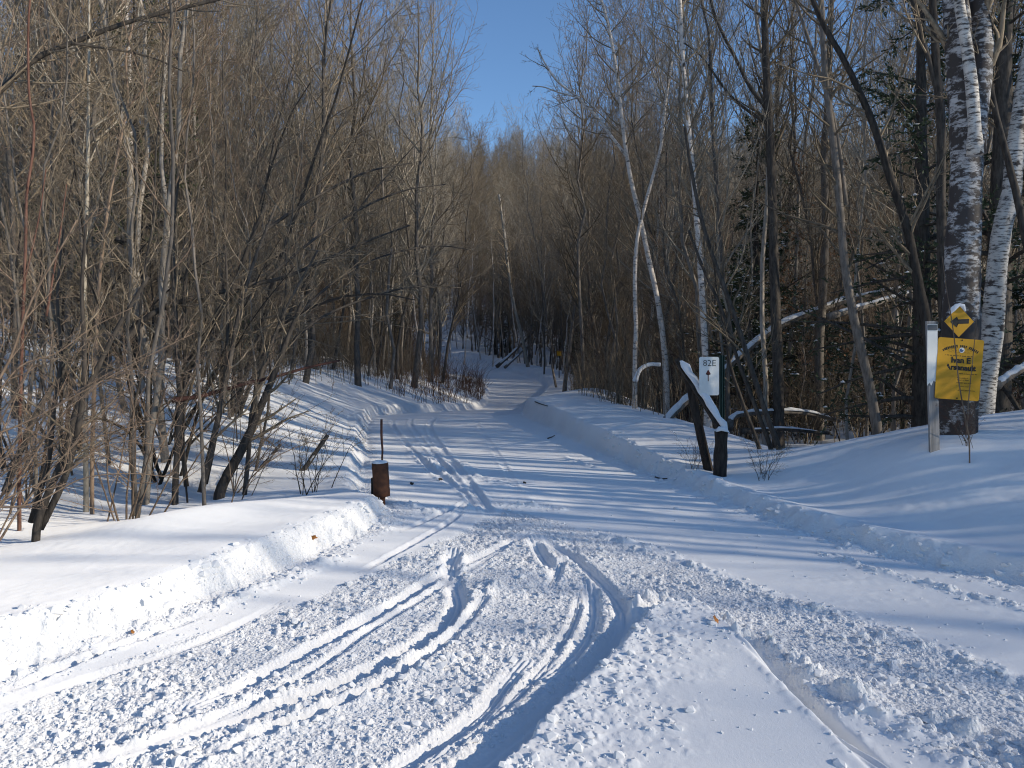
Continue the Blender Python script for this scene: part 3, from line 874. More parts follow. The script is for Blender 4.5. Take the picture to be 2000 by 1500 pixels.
    o = bpy.data.objects.new('lettering', me); COL.objects.link(o); o.parent = pn; o.location = (.004, -.004, .118); o.rotation_euler = (math.radians(90), 0, 0)
    am = plate(MB(), [(0, .078), (.032, .022), (.006, .026), (.006, -.06), (-.004, -.06), (-.004, .026), (-.03, .022)], -.0032, -.0018)
    obj('arrow', am, M['brownprint'], pn, (-.012, 0, 0), smooth=False)
    # --- gate: two posts, rail resting across them with snow on it
    rng = np.random.default_rng(8)
    x0 = P3(1407, 930, 8.85)[0]
    gate = thing('trail_gate', 'dark wooden gate end of two posts with a slanting snow topped rail', 'gate', (x0, 8.85, h1(x0, 8.85)))
    gl = np.array(gate.location)
    def L(px, py, d): return P3(px, py, d) - gl
    t = np.linspace(0, 1, 6)[:, None]
    pA, pB = L(1405, 960, 8.85), L(1409, 843, 8.85)
    obj('post', MB().tube(pA + (pB - pA) * t, np.full(6, .076), 9, cap=True, rough=.05, rng=rng), M['wood_dark'], gate)
    pA, pB = L(1391, 950, 9.15), L(1345, 742, 9.25)
    o = obj('post', MB().tube(pA + (pB - pA) * t, np.linspace(.06, .05, 6), 9, cap=True, rough=.06, rng=rng), M['wood_dark'], gate)
    pA, pB = L(1415, 848, 8.86), L(1322, 703, 9.3)
    ax = (pB - pA) / np.linalg.norm(pB - pA)
    side = np.cross(ax, [0, -1, 0]); side /= np.linalg.norm(side); dep = np.cross(ax, side)
    mid = (pA + pB) / 2
    rail = MB().box(mid, (np.linalg.norm(pB - pA), .10, .065), np.stack([ax, dep, side], 1))
    obj('rail', rail, M['wood_dark'], gate, smooth=False)
    nrm = side if side[2] > 0 else -side
    q = np.linspace(.02, .97, 12)[:, None]
    cap = lump_cap(MB(), pA + (pB - pA) * q + nrm * .03 - np.array([0, .03, 0]), .13, .05, rng)
    obj('snow_cap', cap, M['snow'], gate); cap = MB()
    lump_cap(cap, [L(1398, 843, 8.83), L(1405, 840, 8.83), L(1416, 842, 8.83), L(1423, 845, 8.83)], .17, .035, rng)
    obj('snow_cap', cap, M['snow'], gate)
    # --- rusty drum on a post by the left edge of the trail
    x0 = P3(743, 960, 7.85)[0]
    dr = thing('rusty_drum', 'rusty steel drum on a short post with snow and a stick on top', 'drum', (x0, 7.85, h1(x0, 7.85)))
    gl = np.array(dr.location)
    cA, cB = P3(746, 969, 7.85) - gl, P3(742, 904, 7.85) - gl
    k = 9; t = np.linspace(0, 1, k)
    R = np.full(k, .083); R[[1, 7]] = .0855; R[4] = .085
    obj('drum', MB().tube(cA + (cB - cA) * t[:, None], R, 22, cap=True), M['rust'], dr)
    n = 14
    tp = MB()
    rings = []
    for rad, dz in ((.082, 0), (.08, .012), (.06, .022), (.03, .027)):
        rings.append([(cB[0] + rad * math.cos(a), cB[1] + rad * math.sin(a), cB[2] + dz) for a in np.linspace(0, 6.283, n + 1)[:-1]])
    v = np.array(rings).reshape(-1, 3); v = np.vstack([v, [cB + [0, 0, .028]]])
    tp.add(v, [(i * n + j, i * n + (j + 1) % n, (i + 1) * n + (j + 1) % n, (i + 1) * n + j) for i in range(3) for j in range(n)], [(3 * n + j, 3 * n + (j + 1) % n, 4 * n) for j in range(n)])
    obj('snow_cap', tp, M['snow'], dr)
    obj('post', MB().tube(np.array([cA + [.005, .01, -.25], cA + [0.005, .01, .05]]), np.full(2, .028), 8), M['rust'], dr)
    bx = P3(732, 952, 7.87) - gl
    obj('side_plate', MB().box(bx + [0, 0.02, -.04], (.075, .05, .27)), M['darksteel'], dr, smooth=False)
    st = np.array([P3(746, 903, 7.85), P3(747, 880, 7.85), P3(745, 850, 7.86), P3(745, 819, 7.85)]) - gl
    obj('stick', MB().tube(st, np.array([.010, .011, .013, .013]), 6, cap=True), M['redwood'], dr)
    # --- far yellow marker
    fx, fy = P3(1092, 690, 46)[:2]
    f = thing('trail_marker', 'tiny plain yellow trail marker on a pole far down the trail', 'sign', (fx, fy, h1(fx, fy)))
    z = P3(1092, 690, 46)[2] - f.location.z
    obj('panel', plate(MB(), rounded(.27, .29, .03), -.004, .0), M['yellow'], f, (0, -.04, z), smooth=False)
    obj('pole', MB().tube(np.array([(0, 0, -.3), (0, 0, z + .2)]), np.full(2, .03), 6), M['wood_dark'], f)
build_signs()

# ------------------------------------------------------------------ trees traced from the photograph, each where it stands
def spline(pts, n):
    p = np.array(pts, float)
    s = np.concatenate([[0], np.cumsum(np.linalg.norm(np.diff(p, axis=0), axis=1))])
    # Catmull-Rom through the points
    q = np.vstack([2 * p[0] - p[1], p, 2 * p[-1] - p[-2]])
    out = []
    for u in np.linspace(0, s[-1], n):
        i = min(np.searchsorted(s, u, 'right') - 1, len(p) - 2)
        t = (u - s[i]) / max(s[i + 1] - s[i], 1e-9)
        a, b, c, d = q[i], q[i + 1], q[i + 2], q[i + 3]
        out.append(.5 * ((2 * b) + (-a + c) * t + (2 * a - 5 * b + 4 * c - d) * t ** 2 + (-a + 3 * b - 3 * c + d) * t ** 3))
    return np.array(out)

def traced(name, label, cat, paths, mat, twig=None, seed=0, d=10.0, sides=8, spec=None, group=None, extend=0.0, rough=.04, crown_from=.45, twig_scale=1.0, down=True):
    """paths: list of (pixel points from base to tip, [width px at base, at tip], depth or (depth base, depth tip))."""
    rng = np.random.default_rng(seed + 100)
    first = paths[0]
    dd = first[2] if isinstance(first[2], tuple) else (first[2], first[2])
    b = P3(*first[0][0], dd[0])
    gz = h1(b[0], b[1])
    root = thing(name, label, cat, (b[0], b[1], gz if down else b[2]), group)
    o0 = np.array(root.location)
    tb = MB(); cb = MB()
    for pi, (px, wd, dp) in enumerate(paths):
        dp = dp if isinstance(dp, tuple) else (dp, dp)
        ds = np.linspace(dp[0], dp[1], len(px))
        w = np.array([P3(x, y, q) for (x, y), q in zip(px, ds)]) - o0
        if pi == 0 and down: w = np.vstack([[w[0][0], w[0][1], min(w[0][2], 0) - .35], w]) if w[0][2] > -.2 else w
        if extend and px[-1][1] < 40:
            t = w[-1] - w[-2]; t /= np.linalg.norm(t)
            w = np.vstack([w, w[-1] + t * extend * .5 + [rng.normal() * .05, 0, 0], w[-1] + t * extend])
        n = max(8, int(len(w) * 4))
        L = spline(w, n)
        rr = np.linspace(wd[0], wd[1] if not (extend and px[-1][1] < 40) else wd[1] * .4, n) * .5 / FPX * np.linspace(dp[0], dp[1], n)
        if pi == 0: rr[:2] *= 1.2
        tb.tube(L, rr, sides if wd[0] > 8 else 5, rough=rough, rng=rng, cap=True)
        if twig is not None:
            ln = np.linalg.norm(np.diff(L, axis=0), axis=1).sum()
            sp = spec or [(int(ln * 3.0), crown_from if pi == 0 else .1, 1.0, lambda s, q: np.minimum(.32 * ln, 1.5) * twig_scale * (1.1 - .6 * s), 45, .09, 6, .45, .0045, 4, .12),
                          (6, .15, 1.0, ('rel', .42), 42, .06, 4, .6, .003, 3, .15), (3, .15, 1, ('rel', .5), 40, .06, 3, .8, .0024, 3, .18)]
            branch_out(rng, L[None], rr[None], cb, sp)
    obj('trunk', tb, mat, root)
    if twig is not None and cb.n: obj('crown', cb, twig, root)
    return root

T = traced
# right side
T('birch_tree', 'massive old white birch with black patches carrying the yellow signs', 'tree',
  [([(1868, 880), (1872, 760), (1878, 600), (1880, 480), (1887, 330), (1880, 180), (1870, 60), (1862, -60)], [78, 62], (7.95, 8.1)),
   ([(1893, 300), (1902, 200), (1915, 100), (1912, 0), (1908, -80)], [56, 46], (8.1, 8.2))],
  M['birch_old'], M['twig'], 1, sides=16, extend=3.0, crown_from=.8, rough=.03)
T('birch_limb', 'smooth bright white birch limb broken off halfway in front of the old birch', 'limb',
  [([(1904, 303), (1903, 240), (1898, 170), (1888, 90), (1876, 20), (1866, -50)], [25, 27], (7.72, 7.8))], M['birch'], None, 2, sides=12, down=False, extend=2.0, rough=.02)
T('birch_tree', 'pale birch standing right of the old birch with its right side lit', 'tree',
  [([(1918, 815), (1926, 740), (1938, 650), (1946, 540), (1958, 440), (1975, 380), (1982, 300), (1996, 200), (2020, 60), (2035, -60)], [42, 35], (9.0, 9.0))],
  M['birch'], M['twig'], 3, sides=14, extend=4, crown_from=.8)
T('leaning_tree', 'thin dark tree leaning across the pale birch at the right edge', 'tree',
  [([(2040, 620), (2010, 500), (1990, 400), (1968, 310), (1940, 200), (1926, 100), (1924, 30), (1935, -60)], [19, 13], (8.2, 8.4))], M['dark'], M['twig'], 4, extend=1.5, crown_from=.5)
T('dark_tree', 'straight dark trunk rising right of the white route sign to the top of the picture', 'tree',
  [([(1520, 760), (1516, 640), (1512, 520), (1509, 400), (1503, 260), (1496, 120), (1492, 0), (1490, -70)], [24, 19], 14.0),
   ([(1500, 215), (1462, 165), (1440, 120), (1400, 40), (1380, -30)], [8, 4], 14.0), ([(1503, 245), (1430, 190), (1370, 110), (1330, 80)], [7, 3], (14, 14.5))],
  M['dark'], M['twig'], 5, extend=4, crown_from=.4)
T('leaning_tree', 'dark crooked trunk leaning left from behind the marker board', 'tree',
  [([(1822, 850), (1812, 650), (1795, 560), (1770, 440), (1738, 345), (1715, 270), (1690, 205), (1650, 120), (1612, 55), (1580, -20)], [23, 12], (9.4, 9.8))], M['dark'], M['twig'], 6, extend=2, crown_from=.25)
T('dark_tree', 'dark slender trunk with forked top between the gate and the marker board', 'tree',
  [([(1716, 875), (1700, 760), (1672, 640), (1650, 520), (1640, 400), (1628, 280), (1612, 150), (1604, 0), (1604, -60)], [21, 15], 11.0),
   ([(1652, 400), (1640, 300), (1620, 200), (1590, 110), (1560, 20), (1545, -40)], [10, 6], (11, 11.4))], M['grey'], M['twig'], 7, extend=3, crown_from=.3)
T('birch_tree', 'thin straight pale birch rising directly above the white route sign', 'tree',
  [([(1384, 870), (1377, 690), (1370, 560), (1362, 440), (1352, 320), (1341, 210), (1333, 100), (1328, 0), (1326, -60)], [15, 9], 13.0)], M['birch_thin'], M['twig'], 8, extend=3, crown_from=.35)
T('birch_tree', 'slender white birch bending left with a long grey fork against the sky', 'tree',
  [([(1302, 760), (1298, 690), (1286, 595), (1268, 510), (1250, 425), (1232, 350), (1218, 260), (1208, 170), (1196, 90), (1182, 25), (1160, -40)], [13, 7], 16.0),
   ([(1226, 308), (1196, 268), (1162, 224), (1128, 190), (1090, 160), (1068, 130), (1050, 95)], [7, 3], (16, 17)), ([(1128, 190), (1090, 180), (1062, 170), (1040, 168)], [3.5, 2], (16.5, 17))],
  M['birch_thin'], M['twig'], 9, extend=2.5, crown_from=.5, twig_scale=1.2)
T('birch_tree', 'crooked thin birch with a snowy foot beside the bending white birch', 'tree',
  [([(1240, 760), (1240, 700), (1242, 640), (1240, 560), (1244, 470), (1260, 400), (1278, 335), (1292, 280), (1300, 200), (1312, 120)], [10, 5], 15.5)], M['birch_thin'], M['twig'], 10, crown_from=.45)
T('leaning_pole_tree', 'thin dark sapling leaning right behind the gate, nearest the route sign', 'tree',
  [([(1525, 890), (1490, 790), (1455, 680), (1425, 590), (1392, 500), (1368, 420), (1350, 330), (1338, 250)], [12, 6], (9.7, 10.5))], M['dark'], M['twig'], 11, crown_from=.3)
T('leaning_pole_tree', 'second thin leaning sapling crossing the first behind the gate', 'tree',
  [([(1508, 885), (1470, 780), (1440, 700), (1408, 600), (1380, 540), (1345, 450)], [10, 5], (9.8, 10.4))], M['dark'], M['twig'], 12, crown_from=.35)
T('leaning_pole_tree', 'thin leaning sapling nearest the gate rail, steeper than its neighbours', 'tree',
  [([(1484, 880), (1455, 800), (1428, 720), (1415, 650), (1400, 560), (1392, 480)], [9, 4], (10.2, 10.6))], M['dark'], M['twig'], 13, crown_from=.35)
T('grey_tree', 'grey trunk behind the snowy log, lit on its right side', 'tree',
  [([(1600, 690), (1608, 560), (1612, 420), (1610, 300), (1618, 180), (1622, 60), (1624, -40)], [20, 15], 15.0)], M['grey'], M['twig'], 14, extend=3, crown_from=.45)
T('dark_tree', 'dark mossy trunk standing close behind the left side of the old birch', 'tree',
  [([(1846, 700), (1842, 540), (1838, 400), (1838, 250), (1828, 120), (1822, 0), (1820, -60)], [24, 22], 10.2),
   ([(1835, 200), (1815, 120), (1796, 60), (1780, -10)], [10, 8], 10.2)], M['dark'], M['twig'], 15, extend=3, crown_from=.6)
T('sapling', 'thin pale sapling rising in front of the yellow landowner sign', 'sapling',
  [([(1893, 865), (1882, 800), (1872, 740), (1866, 680), (1858, 620), (1848, 560), (1840, 500)], [3.2, 1.5], (7.2, 7.35)), ([(1889, 845), (1892, 780), (1900, 700), (1908, 620)], [2.2, 1.2], (7.2, 7.3))], M['tan'], None, 16, crown_from=.3)
# left side
T('alder_tree', 'big dark leaning alder whose limbs arch right over the snowy slope', 'tree',
  [([(428, 968), (446, 925), (466, 890), (492, 835), (522, 765), (545, 705), (566, 650), (590, 590)], [24, 7], (8.6, 9.0)),
   ([(350, 900), (352, 790), (376, 700), (410, 640), (446, 578), (470, 525), (492, 465), (520, 400)], [20, 7], (8.8, 9.2)),
   ([(448, 575), (500, 555), (560, 540), (640, 505), (720, 470), (800, 440)], [9, 3], (9.0, 10.5)),
   ([(492, 470), (560, 420), (640, 372), (720, 335), (805, 318)], [8, 2.5], (9.2, 11)),
   ([(548, 690), (620, 625), (710, 585), (810, 560), (900, 562)], [7, 2], (8.9, 11)),
   ([(520, 545), (610, 470), (700, 410), (790, 372), (870, 360)], [7, 2], (9.1, 11.5)),
   ([(575, 620), (660, 545), (750, 500), (850, 480), (930, 490)], [6, 2], (9.0, 12)),
   ([(245, 668), (290, 618), (350, 590), (425, 572), (500, 553)], [13, 7], (8.2, 9.2))], M['dark'], M['twig'], 21, crown_from=.3, twig_scale=1.3)
T('alder_tree', 'cluster of upright dark alder stems standing left of the leaning alder', 'tree',
  [([(342, 972), (345, 900), (352, 800), (346, 690), (340, 560), (338, 450), (350, 320)], [14, 7], 8.5), ([(364, 950), (356, 850), (362, 740), (358, 600), (372, 480), (390, 360)], [10, 4], 8.7),
   ([(392, 962), (412, 880), (432, 790), (452, 690), (470, 600), (500, 500), (540, 400)], [14, 5], (8.4, 9)), ([(402, 945), (425, 830), (440, 720), (445, 600), (440, 480)], [9, 4], 8.8),
   ([(478, 966), (486, 880), (492, 800), (520, 700), (560, 600), (620, 490)], [10, 4], (8.6, 9.4))], M['dark'], M['twig'], 22, crown_from=.35)
T('alder_tree', 'group of alder stems growing from one root at the lower left corner of the thicket', 'tree',
  [([(72, 1030), (100, 950), (130, 880), (150, 800), (190, 720), (230, 640), (290, 540)], [17, 7], (6.2, 6.8)), ([(78, 1032), (115, 960), (140, 890), (160, 790), (165, 690), (160, 560), (170, 420)], [15, 5], 6.3),
   ([(60, 1020), (95, 900), (105, 800), (120, 700), (112, 580), (125, 440)], [11, 4], 6.4), ([(10, 960), (40, 880), (75, 800), (110, 745), (150, 690)], [14, 8], (6.6, 7.4))], M['dark'], M['twig'], 23, crown_from=.25)
T('overhanging_alder', 'dark alder limb with clinging catkins arching across the top left corner', 'tree',
  [([(-160, 900), (-150, 600), (-100, 330), (-40, 215), (0, 178), (65, 118), (140, 84), (245, 45), (330, 22), (420, 0), (500, -20)], [19, 6], (6.6, 8.0)), ([(140, 84), (210, 95), (290, 110), (360, 140)], [6, 3], (7, 8))], M['dark'], M['twig'], 24, crown_from=.55)
T('grey_sapling', 'straight pale grey sapling standing tall near the left edge', 'tree',
  [([(168, 960), (166, 760), (165, 560), (170, 380), (173, 200), (174, 60), (172, -40)], [11, 6], 8.2)], M['silver'], M['twig'], 25, extend=1.5, crown_from=.45)
T('grey_sapling', 'pale sapling with a kinked forked top leaning right in the left thicket', 'tree',
  [([(180, 900), (186, 700), (195, 540), (212, 400), (238, 260), (250, 200), (246, 110), (262, 40)], [9, 4], 8.0), ([(249, 210), (285, 165), (310, 120), (340, 50)], [5, 3], 8.0)], M['tan'], M['twig'], 26, crown_from=.5)
T('red_stem_shrub', 'bright red stemmed sapling standing near the left edge', 'shrub',
  [([(38, 900), (42, 700), (50, 480), (52, 380), (64, 300), (66, 240), (57, 190), (55, 60), (60, -20)], [8, 4], 6.8), ([(45, 560), (75, 430), (90, 330)], [4, 2], 6.8), ([(90, 620), (115, 470), (130, 360)], [5, 2], 7)], M['red'], None, 27)
T('tan_shrub', 'lit tan shrub fanning its branches in from the left edge', 'shrub',
  [([(-60, 960), (-20, 780), (20, 700), (60, 590), (110, 500), (150, 430)], [9, 3], (5.2, 5.6)), ([(-20, 790), (40, 715), (110, 690), (180, 640), (260, 600)], [4, 1.6], (5.2, 5.8)),
   ([(-40, 860), (60, 820), (170, 760), (280, 700), (380, 650)], [4, 1.6], (5.2, 6)), ([(-60, 1010), (40, 960), (130, 920), (210, 870), (330, 850)], [4, 1.6], (5.2, 6)), ([(-50, 990), (60, 985), (160, 935), (260, 925), (350, 935)], [4, 1.6], (5.0, 5.8))],
  M['tan'], M['tan'], 28, crown_from=.2, twig_scale=.8)
T('broken_branch', 'broken reddish branch slanting right across the left thicket', 'branch',
  [([(336, 782), (400, 772), (470, 752), (540, 735), (600, 718), (664, 704)], [9, 4], (8.4, 9.4))], M['redwood'], None, 29, down=False)
def stub(label, a, b, w, d, seed):
    o = T('broken_stub', label, 'dead branch', [([a, ((a[0] + b[0]) / 2 - 6, (a[1] + b[1]) / 2 + 6), b], w, d)], M['dark'], None, seed, sides=7)
    rng = np.random.default_rng(seed)
    l0 = np.array(o.location)
    pa, pb = P3(*a, d) - l0, P3(*b, d) - l0
    q = np.array([.35, .42, .5, .56])[:, None]
    mb = lump_cap(MB(), pa + (pb - pa) * q + [.02, 0, .02], .07, .03, rng)
    obj('snow_cap', mb, M['snow'], o); mb = MB()
    q = np.array([.78, .82, .88])[:, None]
    lump_cap(mb, pa + (pb - pa) * q + [.02, 0, .02], .06, .025, rng)
    obj('snow_cap', mb, M['snow'], o)
stub('snow dabbed broken branch poking from the snow left of the trail, the longer one', (582, 940), (640, 850), [13, 8], 9.4, 31)
stub('shorter broken branch poking from the snow beside the alder stems', (508, 920), (548, 868), [9, 6], 9.6, 32)

# fallen logs
def log(label, pts, w, d, seed, snow=.8, name='fallen_log', mat='grey', cat='log'):
    o = T(name, label, cat, [(pts, w, d)], M[mat], None, seed, sides=8, down=False)
    l0 = np.array(o.location); rng = np.random.default_rng(seed)
    d = d if isinstance(d, tuple) else (d, d)
    n = len(pts) * 5
    ds = np.linspace(d[0], d[1], len(pts))
    L = spline([P3(x, y, q) - l0 for (x, y), q in zip(pts, ds)], n)
    R = np.linspace(w[0], w[1], n) / 2 / FPX * np.linspace(d[0], d[1], n)
    i0, i1 = 1, max(4, int(n * snow))
    obj('snow_cap', lump_cap(MB(), L[i0:i1] + np.stack([np.zeros(i1 - i0), -R[i0:i1] * .35, R[i0:i1] * .55], -1), R[0] * 1.9, R[0] * .7, rng), M['snow'], o)
    return o
log('long snow covered fallen trunk slanting up from the gate towards the old birch', [(1282, 842), (1318, 803), (1345, 778), (1390, 742), (1460, 682), (1520, 638), (1600, 605), (1680, 580), (1790, 560)], [17, 10], (13.6, 15.6), 41, .98)
log('snowy fork of the fallen trunk running just below it', [(1620, 618), (1690, 598), (1760, 578), (1830, 562)], [13, 8], (14, 15.5), 42, .95, name='fallen_branch')
log('snow covered log lying low at the right edge behind the pale birch', [(1940, 756), (1975, 732), (2030, 700)], [18, 14], (10.0, 10.6), 43, .95)
log('snow covered log lying on the hollow floor behind the gate', [(1425, 835), (1435, 812), (1500, 805), (1570, 806), (1640, 822)], [12, 8], (13.5, 14.5), 44, .95)
log('thin snowy log lying lower on the hollow floor', [(1450, 842), (1530, 838), (1620, 846)], [9, 7], (12.6, 13.4), 45, .9, mat='dark')
log('leaning broken trunk propped in the far trees at the end of the trail', [(970, 716), (1000, 690), (1042, 648)], [7, 4], (58, 60), 46, .6)
log('second broken trunk crossing the first at the end of the trail', [(985, 718), (1010, 696), (1035, 672)], [5, 3], (57, 58), 47, .6)
T('leaning_tree', 'pale thin trunk leaning left at the far end of the trail', 'tree', [([(1032, 722), (1020, 660), (1005, 600), (992, 520), (984, 450), (975, 380)], [7, 4], 55)], M['silver'], M['twig'], 48, crown_from=.4, twig_scale=1.5)
T('snowy_branch', 'small snow laden branch hooping over beside the crooked birch', 'branch', [([(1240, 745), (1250, 722), (1268, 712), (1290, 712)], [9, 7], 15.2)], M['snow'], None, 49, down=False)

# ------------------------------------------------------------------ the woods: kinds first, then copies
kinds = {}
def kind(key, meshes):
    kinds[key] = meshes
for i in range(8):      # tall slim hardwoods with rising, fine twigs
    rng = np.random.default_rng(300 + i)
    kind(('tall', i), tree_meshes(300 + i, 12.5 + 2.5 * rng.random(), [.085, .05, .06, .075, .045, .055, .095, .05][i], M['grey'], M[['twig', 'silver', 'silver', 'twig'][i % 4]], n1=38, t0=.18, l1=.23, a1=36, up1=.2, n2=10, n3=5, rt=.005, wob=.17))
for i in range(6):      # younger, broader, lower ones
    rng = np.random.default_rng(330 + i)
    kind(('young', i), tree_meshes(330 + i, 7 + 2.5 * rng.random(), .04 + .02 * rng.random(), M['grey'], M[['twig', 'tan', 'twig'][i % 3]], n1=26, t0=.12, l1=.30, a1=44, up1=.12, n2=8, n3=5, rt=.0042, wob=.22))
for i in range(5):      # alder clumps
    kind(('alder', i), alder_meshes(350 + i, 5.0 + i * .35, 6 + i % 3, M['dark'], M['twig'], bias=(.2, -.05)))
for i in range(3):
    kind(('birch', i), tree_meshes(370 + i, 11 + i, .07, M['birch_thin'], M['twig'], n1=26, t0=.35, l1=.22, a1=40, up1=.1, n2=7, n3=4, rt=.0042))
for i in range(4):
    kind(('spruce', i), spruce_meshes(380 + i, 6.5 + 1.5 * i, 1.4 + .2 * i, 1.0, .25))
for i in range(2):
    kind(('brush', i), alder_meshes(395 + i, 1.7 + .4 * i, 9, M['dark'], M[['twig', 'redwood'][i]], spread=22, r0=.012, n1=7, n2=4, n3=3, rt=.0028))

for i in range(5):
    kind(('sapling', i), tree_meshes(410 + i, 4.5 + .8 * i, [.016, .011, .02, .014, .02][i], M[['dark', 'tan', 'grey', 'dark', 'grey'][i]], M[['twig', 'tan', 'twig'][i % 3]], n1=13, t0=.25, l1=.2, a1=38, up1=.16, n2=5, n3=3, rt=.003, wob=.17))
for i in range(4):      # nearly branchless poles with few thick twigs
    kind(('sparse', i), tree_meshes(430 + i, 12 + i, [.07, .10, .055, .12][i], M['grey'], M['twig'], n1=11, t0=.35, l1=.20, a1=44, up1=.15, n2=4, n3=2, rt=.007, wob=.15))
M['pale'] = bark_mat('pale_grey_bark', (.21, .185, .155), (.40, .36, .31), vary=.35)
for i in range(4):      # slender upright poles with light bark and few twigs
    kind(('pole', i), tree_meshes(460 + i, 9.5 + 1.3 * i, [.032, .04, .026, .048][i], M['pale'], M[['silver', 'tan', 'silver', 'twig'][i]], n1=20, t0=.3, l1=.17, a1=33, up1=.2, n2=6, n3=4, rt=.0042, wob=.12))
def beech_meshes():
    tm_, cm_ = tree_meshes(440, 5.2, .03, M['grey'], M['twig'], n1=24, t0=.1, l1=.3, a1=55, up1=.05, n2=7, n3=3, rt=.004)
    rng = np.random.default_rng(441)
    co = np.zeros(len(cm_.vertices) * 3); cm_.vertices.foreach_get('co', co); co = co.reshape(-1, 3)
    b = co[rng.integers(0, len(co), 2600)]
    d = rng.normal(size=b.shape); d[:, 2] -= .6; d /= np.linalg.norm(d, axis=1, keepdims=True)
    sd = np.cross(d, rng.normal(size=b.shape)); sd /= np.linalg.norm(sd, axis=1, keepdims=True)
    nn = np.cross(d, sd)
    L = rng.uniform(.04, .075, len(b))[:, None]
    lf = MB(); v = np.stack([b, b + d * L * .5 + sd * L * .3 + nn * L * .1, b + d * L, b + d * L * .5 - sd * L * .3 + nn * L * .1], 1)
    lf.add(v, np.arange(len(b) * 4).reshape(-1, 4))
    return tm_, cm_, lf.mesh('dead_leaves', M['leaf'])
kind(('beech', 0), beech_meshes())
for i in range(2): kind(('snowyfir', i), spruce_meshes(450 + i, 3.4 + .8 * i, 1.0 + .15 * i, .75, .9))
kind(('pine', 0), spruce_meshes(445, 7.5, 2.0, .62, .0, tm=M['dark'], nm=M['pine'], t0=.2))
rngw = np.random.default_rng(77)
first = {}
def plant(key, x, y, name, label, cat, group, sc=1.0, rz=None, tilt=0.0, sunk=.0):
    ms = kinds[key]
    z = h1(x, y) - sunk
    rz = rngw.uniform(0, 6.283) if rz is None else rz
    nm = {'alder': ('stems', 'crown'), 'brush': ('stems', 'crown'), 'tanbush': ('stems', 'crown'), 'beech': ('trunk', 'crown', 'dead_leaves')}.get(key[0], ('trunk', 'crown', 'snow_load'))
    if key not in first:
        root = thing(name, label, cat, (x, y, z), group, rz)
        parts = [obj(nm[i], me, None, root) if False else None for i, me in enumerate(ms)]
        for i, me in enumerate(ms):
            if me is None: continue
            o = bpy.data.objects.new(nm[i], me); COL.objects.link(o); o.parent = root
        first[key] = root
    else:
        src = first[key]
        root = src.copy(); COL.objects.link(root)
        root.name = name
        for ch in list(src.children):
            c = ch.copy(); COL.objects.link(c); c.parent = root
        root.location = (x, y, z); root.rotation_euler = (0, 0, rz)
        tag(root, label, cat, group)
    root.rotation_euler = (rngw.normal() * tilt, rngw.normal() * tilt, rz)
    root.scale = (sc, sc, sc * rngw.uniform(.9, 1.1))
    if group: planted.append((key, x, y, root))
    return root

planted = []
def pxof(x, y): return 1000 + x / y * FPX
def in_gap(x, y, h=13):
    c = pxof(x, y)
    return y < 56 and abs(c - 948) < 55 + 1.0 / y * FPX

placed = []
def free(x, y, r):
    for a, b in placed:
        if (a - x) ** 2 + (b - y) ** 2 < r * r: return False
    placed.append((x, y)); return True

def woods(n, xr, yr, ok, pick, rmin, cap=9000):
    c = 0; tries = 0
    while c < n and tries < cap:
        tries += 1
        x = rngw.uniform(*xr); y = yr[0] + (yr[1] - yr[0]) * rngw.random() ** 1.25
        if not ok(x, y) or not free(x, y, rmin): continue
        pick(x, y); c += 1
    return c

def vis(x, y): return y > 1 and abs(x / y) < .72
# left woods
def pick_left(x, y):
    r = rngw.random()
    if r < .66: plant(('tall', rngw.integers(8)), x, y, 'bare_tree', 'one of the many tall slim bare trees crowding the slope left of the trail', 'tree', 'tall bare trees left of the trail', rngw.uniform(.8, 1.12), tilt=.04)
    elif r < .93: plant(('young', rngw.integers(6)), x, y, 'young_tree', 'one of the low bushy young trees under the taller ones left of the trail', 'tree', 'young bare trees left of the trail', rngw.uniform(.75, 1.15), tilt=.06)
    else: plant(('birch', rngw.integers(3)), x, y, 'birch_tree', 'one of the thin pale birches scattered in the woods left of the trail', 'tree', 'thin birches left of the trail', rngw.uniform(.8, 1.1), tilt=.05)
def ok_left(x, y):
    d = dl_of(x, y)
    return d > 2.2 + (1.0 if y < 14 else 0) and vis(x, y) and not in_gap(x, y) and (x < -4.2)
woods(150, (-34, 0), (11, 46), ok_left, pick_left, .62)
# alder thicket along the left edge
def pick_alder(x, y):
    plant(('alder', rngw.integers(5)), x, y, 'alder_shrub', 'one of the many stemmed bare alders arching out along the left edge of the trail', 'shrub', 'alders along the left edge', rngw.uniform(.8, 1.15), rz=rngw.normal() * .5)
woods(17, (-14, -2.5), (9.5, 34), lambda x, y: dl_of(x, y) > 1.3 + (.7 if y > 12 else 0) and vis(x, y) and not (abs(pxof(x, y) - 950) < 60 + 900 / y) and not (-3.9 < x < -2 and y < 8.2), pick_alder, .9)
woods(64, (-12, -2.3), (6.4, 20), lambda x, y: dl_of(x, y) > 1.0 + (.8 if y > 11 else 0) and vis(x, y) and not (-3.9 < x < -1.5 and y < 7.4), lambda x, y: plant(('sapling', rngw.integers(5)), x, y, 'sapling', 'sapling', 'sapling', 'saplings left of the trail', rngw.uniform(.7, 1.3), tilt=.09), .3)
woods(58, (-24, -2.6), (8.5, 34), lambda x, y: dl_of(x, y) > 1.6 + (.8 if y > 11 else 0) and vis(x, y) and not in_gap(x, y), lambda x, y: plant(('pole', rngw.integers(4)), x, y, 'slender_tree', 'pole', 'tree', 'slender upright trees left of the trail', rngw.uniform(.85, 1.15), tilt=.06), .35)
for i in range(2):
    kind(('tanbush', i), alder_meshes(340 + i, 2.6 + .3 * i, 9, M['tan'], M['tan'], spread=30, bias=(.35, 0), r0=.013, n1=7, n2=5, n3=3, rt=.0020, arch=-.09))
